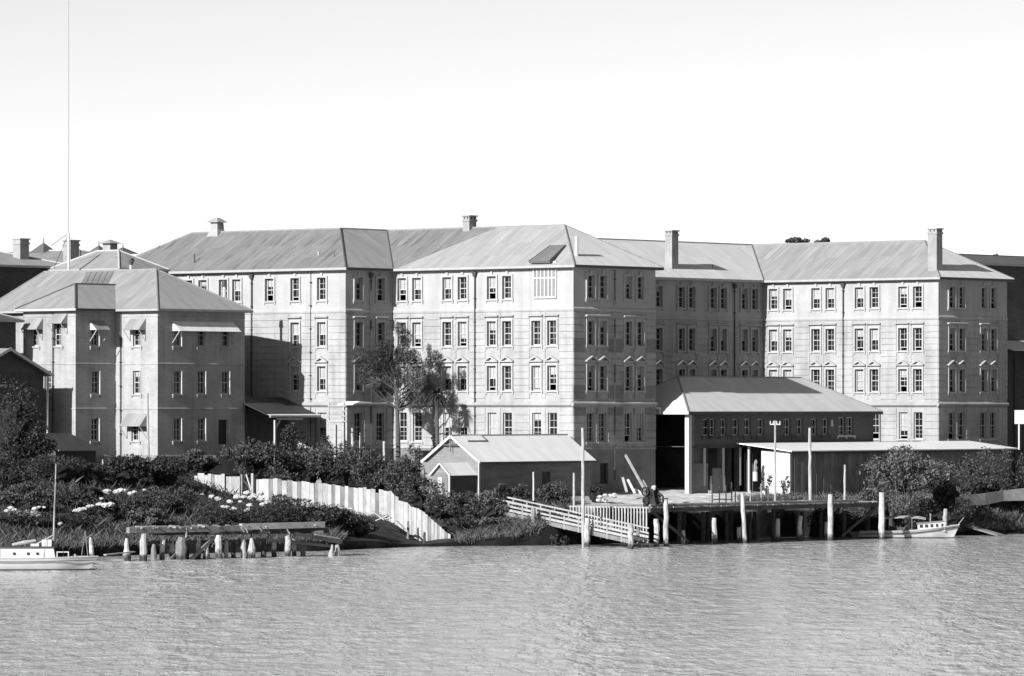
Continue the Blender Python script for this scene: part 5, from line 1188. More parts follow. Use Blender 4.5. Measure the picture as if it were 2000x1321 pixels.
# light rail barrier on the wharf
rf = Thing('rail_barrier', 'light timber barrier of thin posts on the wharf middle', 'barrier', WA-1.5, bD(1430, WA-1.5), WZ); T = rf
for px, y0 in ((1391, 945), (1405, 950), (1418, 948), (1429, 942), (1436, 955)): b = bD(px, WA-1.5); T.part('post', MB().box(WA-1.54, WA-1.46, b-.035, b+.035, WZ-.1, zp(y0, W(WA-1.5, b).y)), 'timber_dark')
for y in (962, 975): b0, b1 = bD(1390, WA-1.5), bD(1430, WA-1.5); T.part('rail', MB().box(WA-1.45, WA-1.42, b0, b1, zp(y+1, 434), zp(y-1, 434)), 'timber_mid')
for px, y0 in ((1466, 958), (1487, 945), (1500, 955)): b = bD(px, WA-.6); T.part('post', MB().box(WA-.64, WA-.56, b-.05, b+.05, WZ-.5, zp(y0, W(WA-.6, b).y)), 'timber_pale')
b0, b1 = bD(1430, WA-.5), bD(1502, WA-.5); T.part('rail', MB().box(WA-.55, WA-.48, b0, b1, zp(981, 436)-.0, zp(978.5, 436)), 'white_paint')
post('bollard', 'white crooked bollard hanging at the wharf edge', 'bollard', 1503, 980, 1000, 436.5, .2, 'white_paint', -6)
# pale drum and bundle in the shed opening
drm = P(1475, 940, 462); db = bpy.data.objects.new('white_drum', None); COL.objects.link(db); db.location = (drm.x, drm.y, drm.z); tag(db, 'white drum with a bundle on top in the shed opening', 'drum')
link('drum', MB().tube((0, 0, 0), (0, 0, .85), .22, .22, 12).mesh('drum'), 'white_paint', db); link('bundle', MB().path([(0, 0, .85), (.05, 0, 1.15), (.0, 0, 1.45), (.08, 0, 1.75), (.1, 0, 1.95)], [.16, .22, .14, .17, .05], 8).mesh('bundle'), 'timber_mid', db)
# white board on a post at the right edge
wbp = P(1990, 868, 480); bo = bpy.data.objects.new('notice_board', None); COL.objects.link(bo); bo.location = wbp; tag(bo, 'white board on a short post at the right picture edge', 'board')
link('post', MB().box(-.07, .07, -.07, .07, -.5, 3.0).mesh('post'), 'white_paint', bo); link('board', MB().box(-.42, .55, -.12, -.07, 1.9, 3.2).mesh('board'), 'white_paint', bo)
# ================================================================== boats
def hull_mesh(L, beam, free_bow, free_mid, free_stern, draft, rake=.8, transom=.75, n=22):
    """lofted hull, bow toward +x, origin amidships at the waterline; returns MB and the sheer curve"""
    mb = MB(); rows = []; sheer = []
    for i in range(n):
        t = i/(n-1); x = -L/2 + L*t
        w = beam/2*(transom + (1-transom)*math.sin(min(t/.5, 1)*math.pi/2)) if t < .5 else beam/2*math.cos(((t-.5)/.5)**1.7*math.pi/2)
        w = max(w, .03)
        zs = free_stern + (free_mid-free_stern)*min(t/.4, 1) if t < .4 else free_mid + (free_bow-free_mid)*((t-.4)/.6)**1.8
        dk = draft*(1 - .85*max(0, (t-.72)/.28)**2)
        row = []
        for s_ in range(7):
            q = s_/6.0; z = -dk + (zs+dk)*q; hb = w*(q**.42 if t < .8 else q**(.42+.7*(t-.8)/.2))
            xo = x + rake*(z/max(free_bow, .1))*max(0, (t-.75)/.25)**1.5
            row.append((xo, hb, z))
        rows.append(row); sheer.append(row[-1])
    for sg in (1, -1):
        base = len(mb.v)
        for row in rows: mb.v += [(x, sg*y, z) for x, y, z in row]
        for i in range(n-1):
            for k in range(6):
                a = base+i*7+k; mb.f.append((a, a+7, a+8, a+1))
    tr = [(x, y, z) for x, y, z in rows[0]] + [(x, -y, z) for x, y, z in reversed(rows[0])]
    mb.poly(tr)
    return mb, sheer
def deck_mesh(sheer, dz=-.05):
    mb = MB(); n = len(sheer)
    for x, y, z in sheer: mb.v += [(x, y*.97, z+dz), (x, -y*.97, z+dz)]
    for i in range(n-1): mb.f.append((2*i, 2*i+1, 2*i+3, 2*i+2))
    return mb
def strake(sheer, dz, r):
    mb = MB()
    for sg in (1, -1):
        for p, q in zip(sheer[:-1], sheer[1:]): mb.tube((p[0], sg*(p[1]+.015), p[2]+dz), (q[0], sg*(q[1]+.015), q[2]+dz), r, r, 5, cap=False)
    return mb
def side_strakes(par, name, sheer, dz, r, m):
    for sg in (1, -1):
        mb = MB().path([(p[0], sg*(p[1]+.02), p[2]+dz) for p in sheer[::2] + [sheer[-1]]], [r]*(len(sheer[::2])+1), 5); bpart(par, name, mb, m)
def bpart(par, name, mb, m, fix=True, smooth=False):
    me = mb.mesh(name)
    if fix: fix_normals(me)
    if smooth:
        for p in me.polygons: p.use_smooth = True
    return link(name, me, m, par)
# ---- left launch with mast
bt = bpy.data.objects.new('sailing_launch', None); COL.objects.link(bt)
bY = 360.0; bL = 9.6; bow = P(186, 1092, bY)
bt.location = (bow.x - bL/2 - .5, bY, 0.0); bt.rotation_euler = (0, 0, R(3)); tag(bt, 'white cabin launch with a tall mast moored at the left picture edge', 'boat')
hb, sh = hull_mesh(bL, 2.7, .95, .86, .95, .55, rake=.7)
bpart(bt, 'hull', hb, 'hull_white', smooth=True); bpart(bt, 'deck', deck_mesh(sh), 'boat_deck'); side_strakes(bt, 'rubbing_strake', sh, -.22, .028, 'hull_line'); side_strakes(bt, 'toe_rail', sh, .03, .035, 'white_paint'); side_strakes(bt, 'boot_stripe', [(p[0]-(.25*max(0, i-16)/5), p[1]*.86, .07) for i, p in enumerate(sh)], 0, .06, 'hull_line')
def LX(px): return (px-1000)*bY/F - bt.location.x
c0, c1 = LX(2), LX(106); zr_, zc = zp(1070, bY), .8
cb = MB(); cb.v += [(c0, -1.0, zc), (c1+.1, -.8, zc), (c1+.1, .8, zc), (c0, 1.0, zc), (c0, -.95, zr_), (c1-.05, -.75, zr_), (c1-.05, .75, zr_), (c0, .95, zr_)]; cb.f += [(0,3,2,1),(4,5,6,7),(0,1,5,4),(1,2,6,5),(2,3,7,6),(3,0,4,7)]
cab = bpart(bt, 'cabin', cb, 'hull_white')
rf_ = MB(); rf_.v += [(c0-.1, -1.05, zr_+.003), (c1+.06, -.85, zr_+.003), (c1+.06, .85, zr_+.003), (c0-.1, 1.05, zr_+.003), (c0-.1, -.95, zr_+.1), (c1+.02, -.75, zr_+.08), (c1+.02, .75, zr_+.08), (c0-.1, .95, zr_+.1)]; rf_.f += [(0,3,2,1),(4,5,6,7),(0,1,5,4),(1,2,6,5),(2,3,7,6),(3,0,4,7)]
bpart(bt, 'cabin_roof', rf_, 'dark_paint')
for px in (29, 56, 74):
    x = LX(px); t = (x-c0)/(c1-c0); y = -(.985-.2*t); z = zp(1081, bY)
    o = bpart(cab, 'porthole', MB().tube((x, y+.06, z), (x, y-.03, z), .105, .105, 12), 'iron_dark')
# furled sail, skylight, windscreen
bpart(bt, 'windscreen', MB().box(LX(82), LX(101), -.6, .6, zr_+.1, zp(1054, bY)), 'white_paint'); bpart(bt, 'skylight', MB().box(LX(60), LX(76), -.3, .3, zr_+.1, zp(1062, bY)), 'white_paint')
bpart(bt, 'furled_sail', MB().path([(LX(24), -.3, zr_+.2), (LX(48), -.25, zr_+.36), (LX(70), -.2, zr_+.5)], [.1, .16, .1], 8), 'canvas')
bpart(bt, 'boom', MB().tube((LX(70), -.15, zp(1064, bY)), (LX(103), -.05, zp(1046, bY)), .07, .05, 7), 'timber_pale')
bpart(bt, 'aft_coaming', MB().box(LX(-30), LX(1), -1.0, 1.0, .6, zp(1072, bY)), 'white_paint'); bpart(bt, 'hatch', MB().box(LX(12), LX(22), -.4, .4, zr_+.1, zp(1060, bY)), 'iron_dark')
mx = LX(103); mz0, mz1 = .7, zp(906, bY)
ms = bpart(bt, 'mast', MB().tube((mx, 0, mz0), (mx+.22, 0, mz1), .075, .04, 8), 'timber_pale')
for y, x2 in ((-.9, -.7), (-.9, .9)): bpart(bt, 'shroud', MB().tube((mx+x2*.9, y, .75), (mx+.18, 0, mz1-.9), .014, .014, 4), 'iron_dark')
bpart(bt, 'forestay', MB().tube((LX(168), 0, .85), (mx+.2, 0, mz1-.5), .014, .014, 4), 'iron_dark')
for px0, px1 in ((158, 166), (172, 166)): bpart(bt, 'bow_frame', MB().tube((LX(px0), -.1 if px0 < 166 else .1, .7), (LX(px1), 0, zp(1037, bY)), .04, .03, 6), 'timber_mid')
for px in (112, 134): bpart(bt, 'stanchion', MB().box(LX(px)-.035, LX(px)+.035, -.8, -.73, .65, zp(1077, bY)), 'white_paint')
bpart(bt, 'guard_rail', MB().box(LX(112), LX(135), -.79, -.74, zp(1079, bY), zp(1077, bY)), 'white_paint')
bpart(bt, 'coiled_rope', MB().path([(LX(138), -.3, .75), (LX(147), -.25, .98), (LX(156), -.2, .8)], [.14, .2, .08], 7), 'canvas')
# ---- right launch with canopy
b2 = bpy.data.objects.new('canopied_launch', None); COL.objects.link(b2)
b2Y = 449.0; b2L = 8.2; bow = P(1874, 1024, b2Y)
b2.location = (bow.x - b2L/2 - .55, b2Y, 0); b2.rotation_euler = (0, 0, R(-4)); tag(b2, 'small white launch with windowed cabin and canopy beside the wharf pile', 'boat')
hb, sh2 = hull_mesh(b2L, 2.1, 1.18, .62, .55, .45, rake=.55)
bpart(b2, 'hull', hb, 'hull_white', smooth=True); bpart(b2, 'deck', deck_mesh(sh2, -.12), 'boat_deck'); side_strakes(b2, 'rubbing_strake', sh2, -.2, .04, 'hull_line'); side_strakes(b2, 'boot_stripe', [(p[0]-(.2*max(0, i-16)/5), p[1]*.84, .04) for i, p in enumerate(sh2)], 0, .05, 'hull_line'); side_strakes(b2, 'gunwale', sh2, .0, .045, 'white_paint')
def RX(px): return (px-1000)*b2Y/F - b2.location.x
c0, c1 = RX(1792), RX(1846); z0, z1 = .6, zp(1023, b2Y)+.05
cb = MB(); cb.v += [(c0, -.72, z0), (c1, -.55, z0), (c1, .55, z0), (c0, .72, z0), (c0, -.7, z1-.1), (c1-.1, -.5, z1+.12), (c1-.1, .5, z1+.12), (c0, .7, z1-.1)]; cb.f += [(0,3,2,1),(4,5,6,7),(0,1,5,4),(1,2,6,5),(2,3,7,6),(3,0,4,7)]
cab = bpart(b2, 'cabin', cb, 'hull_white')
rf_ = MB(); rf_.v += [(c0-.1, -.76, z1-.095), (c1, -.56, z1+.13), (c1, .56, z1+.13), (c0-.1, .76, z1-.095), (c0-.1, -.5, z1+.05), (c1-.1, -.4, z1+.22), (c1-.1, .4, z1+.22), (c0-.1, .5, z1+.05)]; rf_.f += [(0,3,2,1),(4,5,6,7),(0,1,5,4),(1,2,6,5),(2,3,7,6),(3,0,4,7)]
bpart(b2, 'cabin_roof', rf_, 'timber_mid')
for k in range(5):
    px = 1799 + k*10.2; x = RX(px); t = (x-c0)/(c1-c0); yy = -(.72-.17*t); zc_ = .6+(z1-.6)*.62+t*.13
    bpart(cab, 'cabin_window', MB().box(x-.14+.015*k, x+.14-.015*k, yy-.02, yy+.1, zc_-.13, zc_+.13), 'iron_dark')
pts = [(RX(1728), 0, zp(1011, b2Y)), (RX(1760), 0, zp(1009.5, b2Y)), (RX(1795), 0, zp(1010.5, b2Y)), (RX(1808), 0, zp(1013, b2Y))]
mb = MB()
for x, _, z in pts: mb.v += [(x, -.85, z-.05), (x, 0, z+.1), (x, .85, z-.05)]
for i in range(3):
    for k in range(2): a = i*3+k; mb.f.append((a, a+3, a+4, a+1))
n0 = len(mb.v); mb.v += [(x, y, z-.05) for x, y, z in mb.v[:n0]]
for i in range(3):
    for k in range(2): a = n0+i*3+k; mb.f.append((a, a+1, a+4, a+3))
for i in range(3):
    for k in (0, 2): a = i*3+k; mb.f.append((a, a+3, n0+a+3, n0+a))
for i in (0, 3):
    for k in range(2): a = i*3+k; mb.f.append((a, a+1, n0+a+1, n0+a))
bpart(b2, 'canopy', mb, 'canvas')
for px, s_ in ((1736, 1), (1781, 1), (1736, -1), (1781, -1)): bpart(b2, 'canopy_post', MB().tube((RX(px), -.78*s_, .45), (RX(px), -.78*s_, zp(1011.5, b2Y)), .025, .025, 5), 'timber_mid')
bpart(b2, 'engine_box', MB().box(RX(1746), RX(1766), -.35, .35, .1, .95), 'timber_dark'); bpart(b2, 'mast_stub', MB().tube((RX(1817), 0, .9), (RX(1817), 0, zp(1003, b2Y)), .05, .04, 6), 'timber_pale')
bpart(b2, 'tiller', MB().tube((RX(1749), .2, .6), (RX(1744), .2, zp(1018, b2Y)), .03, .03, 5), 'white_paint'); bpart(b2, 'samson_post', MB().tube((RX(1866), 0, .9), (RX(1882), -.1, zp(1011, b2Y)), .035, .03, 6), 'timber_pale')
post('mooring_post', 'short weathered post just behind the canopied launch bow', 'post', 1844, 994, 1040, 453, .22, 'timber_pale', 3)
# ---- upturned dinghy and slip plank by the bank
dn = bpy.data.objects.new('white_dinghy', None); COL.objects.link(dn); q = P(1692, 1040, 450.5); dn.location = (q.x, q.y, .05); dn.rotation_euler = (0, 0, R(160)); tag(dn, 'tiny white dinghy tucked between wharf end and thick pile', 'boat')
hb, sh3 = hull_mesh(2.6, 1.1, .45, .36, .38, .2, rake=.25, n=12); bpart(dn, 'hull', hb, 'hull_white', smooth=True); bpart(dn, 'thwart', MB().box(-.2, .1, -.45, .45, .2, .25), 'timber_mid'); side_strakes(dn, 'gunwale', sh3, 0, .03, 'timber_pale')
a, b = P(1955, 1046, 455), P(1876, 1023, 460); slp = world_thing('slip_plank', MB().beam(a, b, .8, .14), 'timber_mid', 'broad plank slipway running from right bank into the water', 'slipway', a)

# ================================================================== plants
def leaf_quads(C, size, rs, aspect=.55, droop=None):
    """diamond leaves at the points C; random attitude, or hanging when droop is set"""
    n = len(C); s = size*rs.uniform(.55, 1.25, (n, 1))
    d = rs.normal(size=(n, 3)); 
    if droop is not None: d = d*np.array([.5, .5, .35]) + np.array([0, 0, -droop])
    d /= np.linalg.norm(d, axis=1, keepdims=True)
    e = np.cross(d, rs.normal(size=(n, 3))); e /= np.maximum(np.linalg.norm(e, axis=1, keepdims=True), 1e-6)
    nn = np.cross(d, e)*.12
    v = np.stack([C-d*s*.5, C+e*s*aspect*.5+nn*s, C+d*s*.5, C-e*s*aspect*.5+nn*s], 1).reshape(-1, 3)
    q = np.arange(4*n).reshape(n, 4); return v, q
def blob_core(c, r, seed):  # added dark solid that blocks light through the leaves
    rs = random.Random(seed); mb = MB(); n, mrow = 14, 9
    for j in range(mrow+1):
        ph = -math.pi/2 + math.pi*j/mrow
        for k in range(n):
            t = 2*math.pi*k/n; f = rs.uniform(.78, 1.1); mb.v.append((c[0]+math.cos(ph)*math.cos(t)*r[0]*f, c[1]+math.cos(ph)*math.sin(t)*r[1]*f, c[2]+math.sin(ph)*r[2]*f))
    for j in range(mrow):
        for k in range(n): a = j*n+k; b = j*n+(k+1) % n; mb.f.append((a, b, b+n, a+n))
    return mb
def crown_points(c, r, n, rs, clumps=12, low=-.5):
    """leaf points gathered in clumps round the ellipsoid c, r"""
    out = []
    per = max(8, n//clumps)
    for k in range(clumps):
        u = rs.normal(size=3); u /= np.linalg.norm(u); u[2] = max(u[2], low*rs.rand())
        cc = np.array(c) + u*np.array(r)*rs.uniform(.62, .95); rr = np.array(r)*rs.uniform(.26, .46)
        p = rs.normal(size=(per, 3)); p /= np.linalg.norm(p, axis=1, keepdims=True); p *= rs.uniform(.55, 1.12, (per, 1)); out.append(cc + p*rr)
    return np.concatenate(out)
def bush(name, label, px, py, Y, hw, m='leaf_dark', n=1500, leaf=.26, clumps=14, zb=None, cat='bush', depth=1.0, aspect=.55, core=True, group=None, stems=True):
    """shrub standing on the ground at (px, Y): top at row py, half width hw in pixels"""
    x = (px-1000)*Y/F; g = tz(x, Y) if zb is None else zb; zt = zp(py, Y); h = max(zt-g, .5); w = hw*Y/F
    o = bpy.data.objects.new(name, None); COL.objects.link(o); o.location = (x, Y, g); tag(o, label, cat, group)
    rs = np.random.RandomState(int(px*7+py) % 100000); c = (0, 0, h*.54); r = (w*.86, w*.86*depth, h*.44)
    P_ = crown_points(c, r, n, rs, clumps); P_[:, 2] = np.maximum(P_[:, 2], .03)
    v, q = leaf_quads(P_, leaf, rs, aspect); f = np_mesh('foliage', v, q); link('foliage', f, m, o)
    if core: me = blob_core((0, 0, h*.30), (w*.48, w*.48*depth, h*.30), px).mesh('shade_core'); link('shade_core', me, 'leaf_shade', o)
    if stems:
        for k in range(3):
            t = rng.uniform(0, 6.28); mb = MB().path([(math.cos(t)*.12, math.sin(t)*.12, -.25), (math.cos(t)*w*.12, math.sin(t)*w*.12, h*.25), (math.cos(t)*w*.35, math.sin(t)*w*.35, h*.55)], [.07, .05, .03], 6); link('stem', mb.mesh('stem'), 'bark', o)
    return o
# left bank
for a in ((18, 905, 412, 55, 'leaf_dark', 'dark shrub at the left edge above the moored launch'),
          (112, 893, 424, 62, 'leaf_dark', 'broad dark shrub below the low outhouse'),
          (180, 910, 427, 44, 'leaf_dark', 'shrub round the short pale post'),
          (248, 902, 430, 52, 'leaf_dark', 'dark shrub at the foot of the slender pole'),
          (322, 903, 434, 46, 'leaf_dark', 'hedge-like shrub below the block footing'),
          (392, 884, 446, 40, 'leaf_mid', 'shrub in front of the block door'),
          (330, 956, 421, 62, 'leaf_mid', 'big rounded shrub in the middle of the left bank'),
          (236, 975, 410, 62, 'leaf_dark', 'dark shrub above the left end of the jetty'),
          (58, 1006, 399, 66, 'leaf_dark', 'low shrub behind the launch cabin'),
          (138, 1008, 401, 56, 'leaf_dark', 'low dark shrub behind the launch bow'),
          (285, 1003, 409, 44, 'leaf_pale', 'pale grassy shrub over the jetty left end'),
          (425, 996, 413, 54, 'leaf_dark', 'shrub below the garden screen'),
          (503, 1000, 413, 52, 'leaf_dark', 'shrub below the garden gate'),
          (572, 976, 419, 62, 'leaf_dark', 'dark shrub before the left half of the paling fence'),
          (650, 1000, 416, 50, 'leaf_dark', 'low shrub before the middle of the paling fence'),
          (706, 1022, 418, 30, 'leaf_mid', 'low grassy shrub before the lower paling fence'),
          (62, 950, 407, 60, 'leaf_mid', 'mid grey shrub between edge shrub and pale stones'),
          (160, 960, 413, 52, 'leaf_dark', 'dark shrub among the upper pale stones')):
    bush('shrub', a[5], a[0], a[1]-9, a[2], int(a[3]*1.12), a[4], n=3600, leaf=rng.choice([.19, .22, .26]), clumps=rng.choice([18, 24, 30]), aspect=rng.choice([.4, .55, .7]))
# round tree and big shrubbery behind the fence
def tree(name, label, px, py, Y, hw, crown_py, m, n, leaf, trunk_r=.2, clumps=18, zb=None, depth=1.0, bark='bark', trunks=1, spread=.4):
    x = (px-1000)*Y/F; g = tz(x, Y) if zb is None else zb; zt = zp(py, Y); zc = zp(crown_py, Y); w = hw*Y/F
    o = bpy.data.objects.new(name, None); COL.objects.link(o); o.location = (x, Y, g); tag(o, label, 'tree')
    rs = np.random.RandomState(int(px*3+py)); rr = random.Random(px); h = zt-g; hc = zc-g; c = (0, 0, (h+hc)/2); r = (w*.86, w*.86*depth, max((h-hc)/2*.9, .4))
    for k in range(trunks):
        t = rr.uniform(0, 6.28); s = spread*w*(0 if trunks == 1 else 1)
        link('trunk', MB().path([(math.cos(t)*s*.2, math.sin(t)*s*.2, -.4), (math.cos(t)*s*.5+rr.uniform(-.1, .1), math.sin(t)*s*.5, hc*.5), (math.cos(t)*s, math.sin(t)*s, hc), (math.cos(t)*s*1.3, math.sin(t)*s*1.3, (h+hc)/2)], [trunk_r, trunk_r*.85, trunk_r*.65, trunk_r*.3], 8).mesh('trunk'), bark, o)
    for k in range(6):
        t = k*1.05+rr.uniform(0, .6); link('limb', MB().path([(0, 0, hc*.85), (math.cos(t)*w*.35, math.sin(t)*w*.35*depth, hc+(h-hc)*.35), (math.cos(t)*w*.7, math.sin(t)*w*.7*depth, hc+(h-hc)*.6)], [trunk_r*.5, trunk_r*.35, trunk_r*.12], 6).mesh('limb'), bark, o)
    v, q = leaf_quads(crown_points(c, r, n, rs, clumps, low=-.9), leaf, rs); link('crown', np_mesh('crown', v, q), m, o)
    return o, c, r
o, c, r = tree('garden_tree', 'rounded dark tree beside the low verandah wing', 498, 853, 444, 68, 934, 'leaf_mid', 4200, .24, .13, 22, trunks=3)
link('shade_core', blob_core(c, (r[0]*.6, r[1]*.6, r[2]*.6), 3).mesh('shade_core'), 'leaf_shade', o)
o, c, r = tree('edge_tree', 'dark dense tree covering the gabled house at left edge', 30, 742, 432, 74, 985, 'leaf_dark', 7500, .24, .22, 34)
link('shade_core', blob_core(c, (r[0]*.65, r[1]*.65, r[2]*.7), 5).mesh('shade_core'), 'leaf_shade', o)
bush('shrub', 'dark dense shrub under the low verandah wing roof', 592, 822, 451, 50, 'leaf_dark', 1800, .26)
bush('shrub', 'dark shrub behind the rail stand legs', 650, 838, 452, 34, 'leaf_dark', 1200, .26)
bush('shrub', 'low dark shrub right of the edge tree trunk', 78, 845, 436, 34, 'leaf_dark', 1200)
for px, py, Y, hw, n, lab in ((588, 872, 446, 62, 3400, 'leftmost dense bush of the tall hedge behind the fence'), (655, 864, 447, 62, 3600, 'tallest dense bush of the hedge behind the fence'), (722, 876, 446, 58, 3200, 'dense hedge bush in front of the shaded return'), (785, 890, 444, 50, 2800, 'rightmost dense hedge bush next to the cottage gable'), (545, 900, 443, 40, 1800, 'small bush between round tree and tall hedge')):
    bush('hedge_bush', lab, px, py, Y, hw, 'leaf_mid', n, .25, 22)
bush('shrub', 'light leafy bush peeping over the cottage gable roof', 808, 872, 449, 26, 'leaf_pale', 700, .26, 9)
# right of the fence, round the cottage
for a in ((812, 930, 436, 42, 'leaf_mid', 'bush between hedge and fence top', 1400), (858, 937, 433.5, 46, 'leaf_mid', 'loose bush in front of the porch', 1600), (905, 962, 430.5, 46, 'leaf_mid', 'rounded bush below the porch', 1600), (955, 958, 430, 44, 'leaf_pale', 'pale wispy bush at the head of the gangway', 1500),
          (890, 1010, 427, 44, 'leaf_dark', 'dark low bush on the bank right of the fence end', 1300), (965, 1012, 427, 44, 'leaf_pale', 'pale grassy bush on the bank under the gangway head', 1300), (1012, 946, 434.4, 26, 'leaf_mid', 'bush at the middle of the cottage side wall', 900), (1078, 940, 434.6, 34, 'leaf_mid', 'widest bush before the cottage side wall', 1200), (1160, 946, 438, 20, 'leaf_dark', 'small dark bush at the cottage corner by the wing', 700), (1090, 1042, 424.2, 26, 'leaf_dark', 'weedy bush under the gangway', 700), (985, 945, 434.4, 20, 'leaf_dark', 'small bush at the near cottage corner', 600)):
    bush('shrub', a[5], a[0], a[1], a[2], a[3], a[4], a[6], .24)
# right bank
o, c, r = tree('river_tree', 'bushy tree with several pale stems behind the moored launch', 1772, 874, 456, 84, 985, 'leaf_pale', 4600, .3, .09, 30, trunks=4, bark='bark_pale', spread=.35)
link('shade_core', blob_core(c, (r[0]*.62, r[1]*.62, r[2]*.62), 9).mesh('shade_core'), 'leaf_shade', o)
for a in ((1718, 925, 453.5, 40, 'leaf_pale', 'loose pale bush left of the river tree', 1300), (1848, 905, 463, 56, 'leaf_mid', 'bush right of the river tree before the shed', 1900), (1922, 884, 467, 62, 'leaf_mid', 'broad bush hiding the shed right end', 2200), (1988, 872, 470, 50, 'leaf_mid', 'bush at the right picture edge under the board', 1800), (1848, 972, 457, 64, 'leaf_dark', 'round dark bush overhanging the launch bow', 2200), (1700, 990, 453, 30, 'leaf_dark', 'dark bush at the wharf right end', 900), (1790, 985, 454, 40, 'leaf_dark', 'dark bush beneath the river tree', 1200), (1640, 962, 452.5, 26, 'leaf_mid', 'weedy bush behind the thick tufted pile', 700), (1600, 968, 452.5, 26, 'leaf_mid', 'low weeds at the foot of the tall pale pole', 600)):
    bush('shrub', a[5], a[0], a[1], a[2], a[3], a[4], a[6], .27)
for px, lab in ((1497, 'leafy young plant before the left of the white wall'), (1532, 'leafy young plant before the right of the white wall')): bush('young_plant', lab, px, 926, 457.5, 15, 'leaf_mid', 90, .32, 9, core=False, cat='plant')
# tall loose tree in front of the middle wing
def tall_tree():
    bq = -5.2; aq = aS(776, bq); base = W(aq, bq); Y = base.y; g = tz(base.x, Y); rs = np.random.RandomState(21)
    o = bpy.data.objects.new('tall_tree', None); COL.objects.link(o); o.location = (base.x, Y, g); tag(o, 'tall wispy tree with dark drooping foliage before the middle wing', 'tree')
    L = lambda px, py, dy=0: ((px-776)*Y/F, dy, zp(py, Y)-g)
    link('trunk', MB().path([L(778, 905), L(777, 830), L(774, 770, .2), L(777, 720, .1), (L(782, 672))], [.24, .2, .17, .12, .06], 8).mesh('trunk'), 'bark', o)
    cl = [(738, 700, 26, 22), (716, 724, 20, 16), (752, 682, 18, 18), (770, 702, 22, 20), (792, 660, 12, 18), (788, 690, 16, 18), (806, 704, 18, 20), (758, 728, 24, 18), (814, 742, 18, 22), (851, 694, 9, 9), (842, 708, 12, 12), (832, 726, 12, 18), (786, 738, 18, 18), (728, 748, 16, 10), (800, 768, 14, 16), (822, 782, 14, 14), (762, 760, 14, 12), (700, 704, 12, 12), (782, 790, 10, 14), (706, 742, 10, 10), (744, 768, 10, 10), (836, 760, 14, 16), (856, 716, 7, 9), (778, 640, 7, 12)]
    for k, (px, py, wx, wy) in enumerate(cl):
        e = L(px, py, rng.uniform(-1.4, 1.2)); s = L(776, min(py+60, 800))
        link('limb', MB().path([s, ((s[0]+e[0])/2, e[1]*.5, (s[2]+e[2])/2-.2), e], [.07, .05, .02], 6).mesh('limb'), 'bark', o)
        n = int(wx*wy*2.0); p = rs.normal(size=(n, 3)); p /= np.maximum(1, np.linalg.norm(p, axis=1, keepdims=True)*.62)
        Cc = np.array(e) + p*np.array([wx*.62, wx*.5, wy*.62])*Y/F
        v, q = leaf_quads(Cc, .5, rs, .1, droop=.5); link('leaf_cluster', np_mesh('leaf_cluster', v, q), 'leaf_pale' if k % 5 == 3 else 'leaf_mid' if k % 2 else 'leaf_dark', o)
tall_tree()
def palm(label, px, py_top, b, trunk_py, zb, nf, fl, r=.16):
    a = aS(px, b); base = W(a, b); Y = base.y; g = tz(base.x, Y); rs = random.Random(px)
    o = bpy.data.objects.new('cabbage_palm', None); COL.objects.link(o); o.location = (base.x, Y, g); tag(o, label, 'palm')
    zt = zp(trunk_py, Y)-g
    link('trunk', MB().path([(0, 0, -.4), (.06, 0, zt*.4), (-.03, 0, zt*.75), (0, 0, zt)], [r*1.3, r, r*.9, r*.7], 8).mesh('trunk'), 'bark', o)
    for k in range(nf):
        t = rs.uniform(0, 6.28); el = rs.uniform(-.55, 1.35); L = fl*rs.uniform(.7, 1.05); d = Vector((math.cos(t)*math.cos(el), math.sin(t)*math.cos(el), math.sin(el))); s = d.cross(Vector((0, 0, 1))).normalized(); mb = MB(); p = []
        for j in range(5):
            u = j/4; c = Vector((0, 0, zt-.1)) + d*(L*u) + Vector((0, 0, -.55*L*u*u)); w = .10*(1-u)*(.4+u*2.0)+.012; p += [c-s*w, c+s*w]
        mb.v = [tuple(q) for q in p]; mb.f = [(2*j, 2*j+1, 2*j+3, 2*j+2) for j in range(4)]; link('frond', mb.mesh('frond'), 'leaf_dark', o)
palm('shaggy palm-like tree between tall tree and cottage gable', 854, 740, -3.8, 768, 4, 95, 1.6, .2)
bush('shrub', 'dark shoot clinging low on the shaggy palm trunk', 847, 838, 455.6, 8, 'leaf_dark', 220, .3, 6, cat='plant')
# distant crowns over the roofs
for px, py, hw, lab in ((1562, 463, 26, 'distant tree crown showing above the right roof ridge'), (1606, 464, 18, 'smaller distant tree crown right of the first above the ridge'), (1948, 497, 16, 'distant dark crown above the right edge building')):
    tree('distant_tree', lab, px, py, 575, hw, py+18, 'leaf_mid', 420, .5, .25, 10, zb=6)
# pale stones on the left bank
def stones(cells, label, group, seed):
    r = random.Random(seed)
    for px, py, Y, s in cells: rock(px, py, Y, s, label, group, int(px*13+py))
stones([(14, 998, 400, .22), (21, 992, 401, .2), (29, 997, 401, .26), (36, 1001, 400.5, .25), (45, 1006, 400, .32), (55, 1001, 400.5, .34), (64, 1003, 400.5, .36), (73, 1004, 400, .26), (76, 991, 402, .16), (86, 991, 402, .14), (68, 994, 401.5, .24)], 'pale stone in the row above the launch cabin', 'stone row above the launch', 1)
stones([(148, 998, 405, .24), (156, 996, 405, .28), (163, 994, 405.3, .22), (174, 989, 406, .2), (180, 988, 406, .16), (118, 1023, 398, .2)], 'pale stone in the row above the launch bow', 'stone row above the launch bow', 2)
stones([(195, 985, 407, .26), (198, 974, 408, .16), (209, 960, 412, .3), (206, 987, 406.5, .3), (216, 985, 406.5, .3), (227, 961, 412, .28), (236, 958, 412.5, .3), (243, 958, 412.5, .2), (254, 964, 411, .22), (262, 961, 412, .18), (282, 957, 414, .14)], 'pale stone in the upper edging of the left bank', 'upper stone edging', 3)
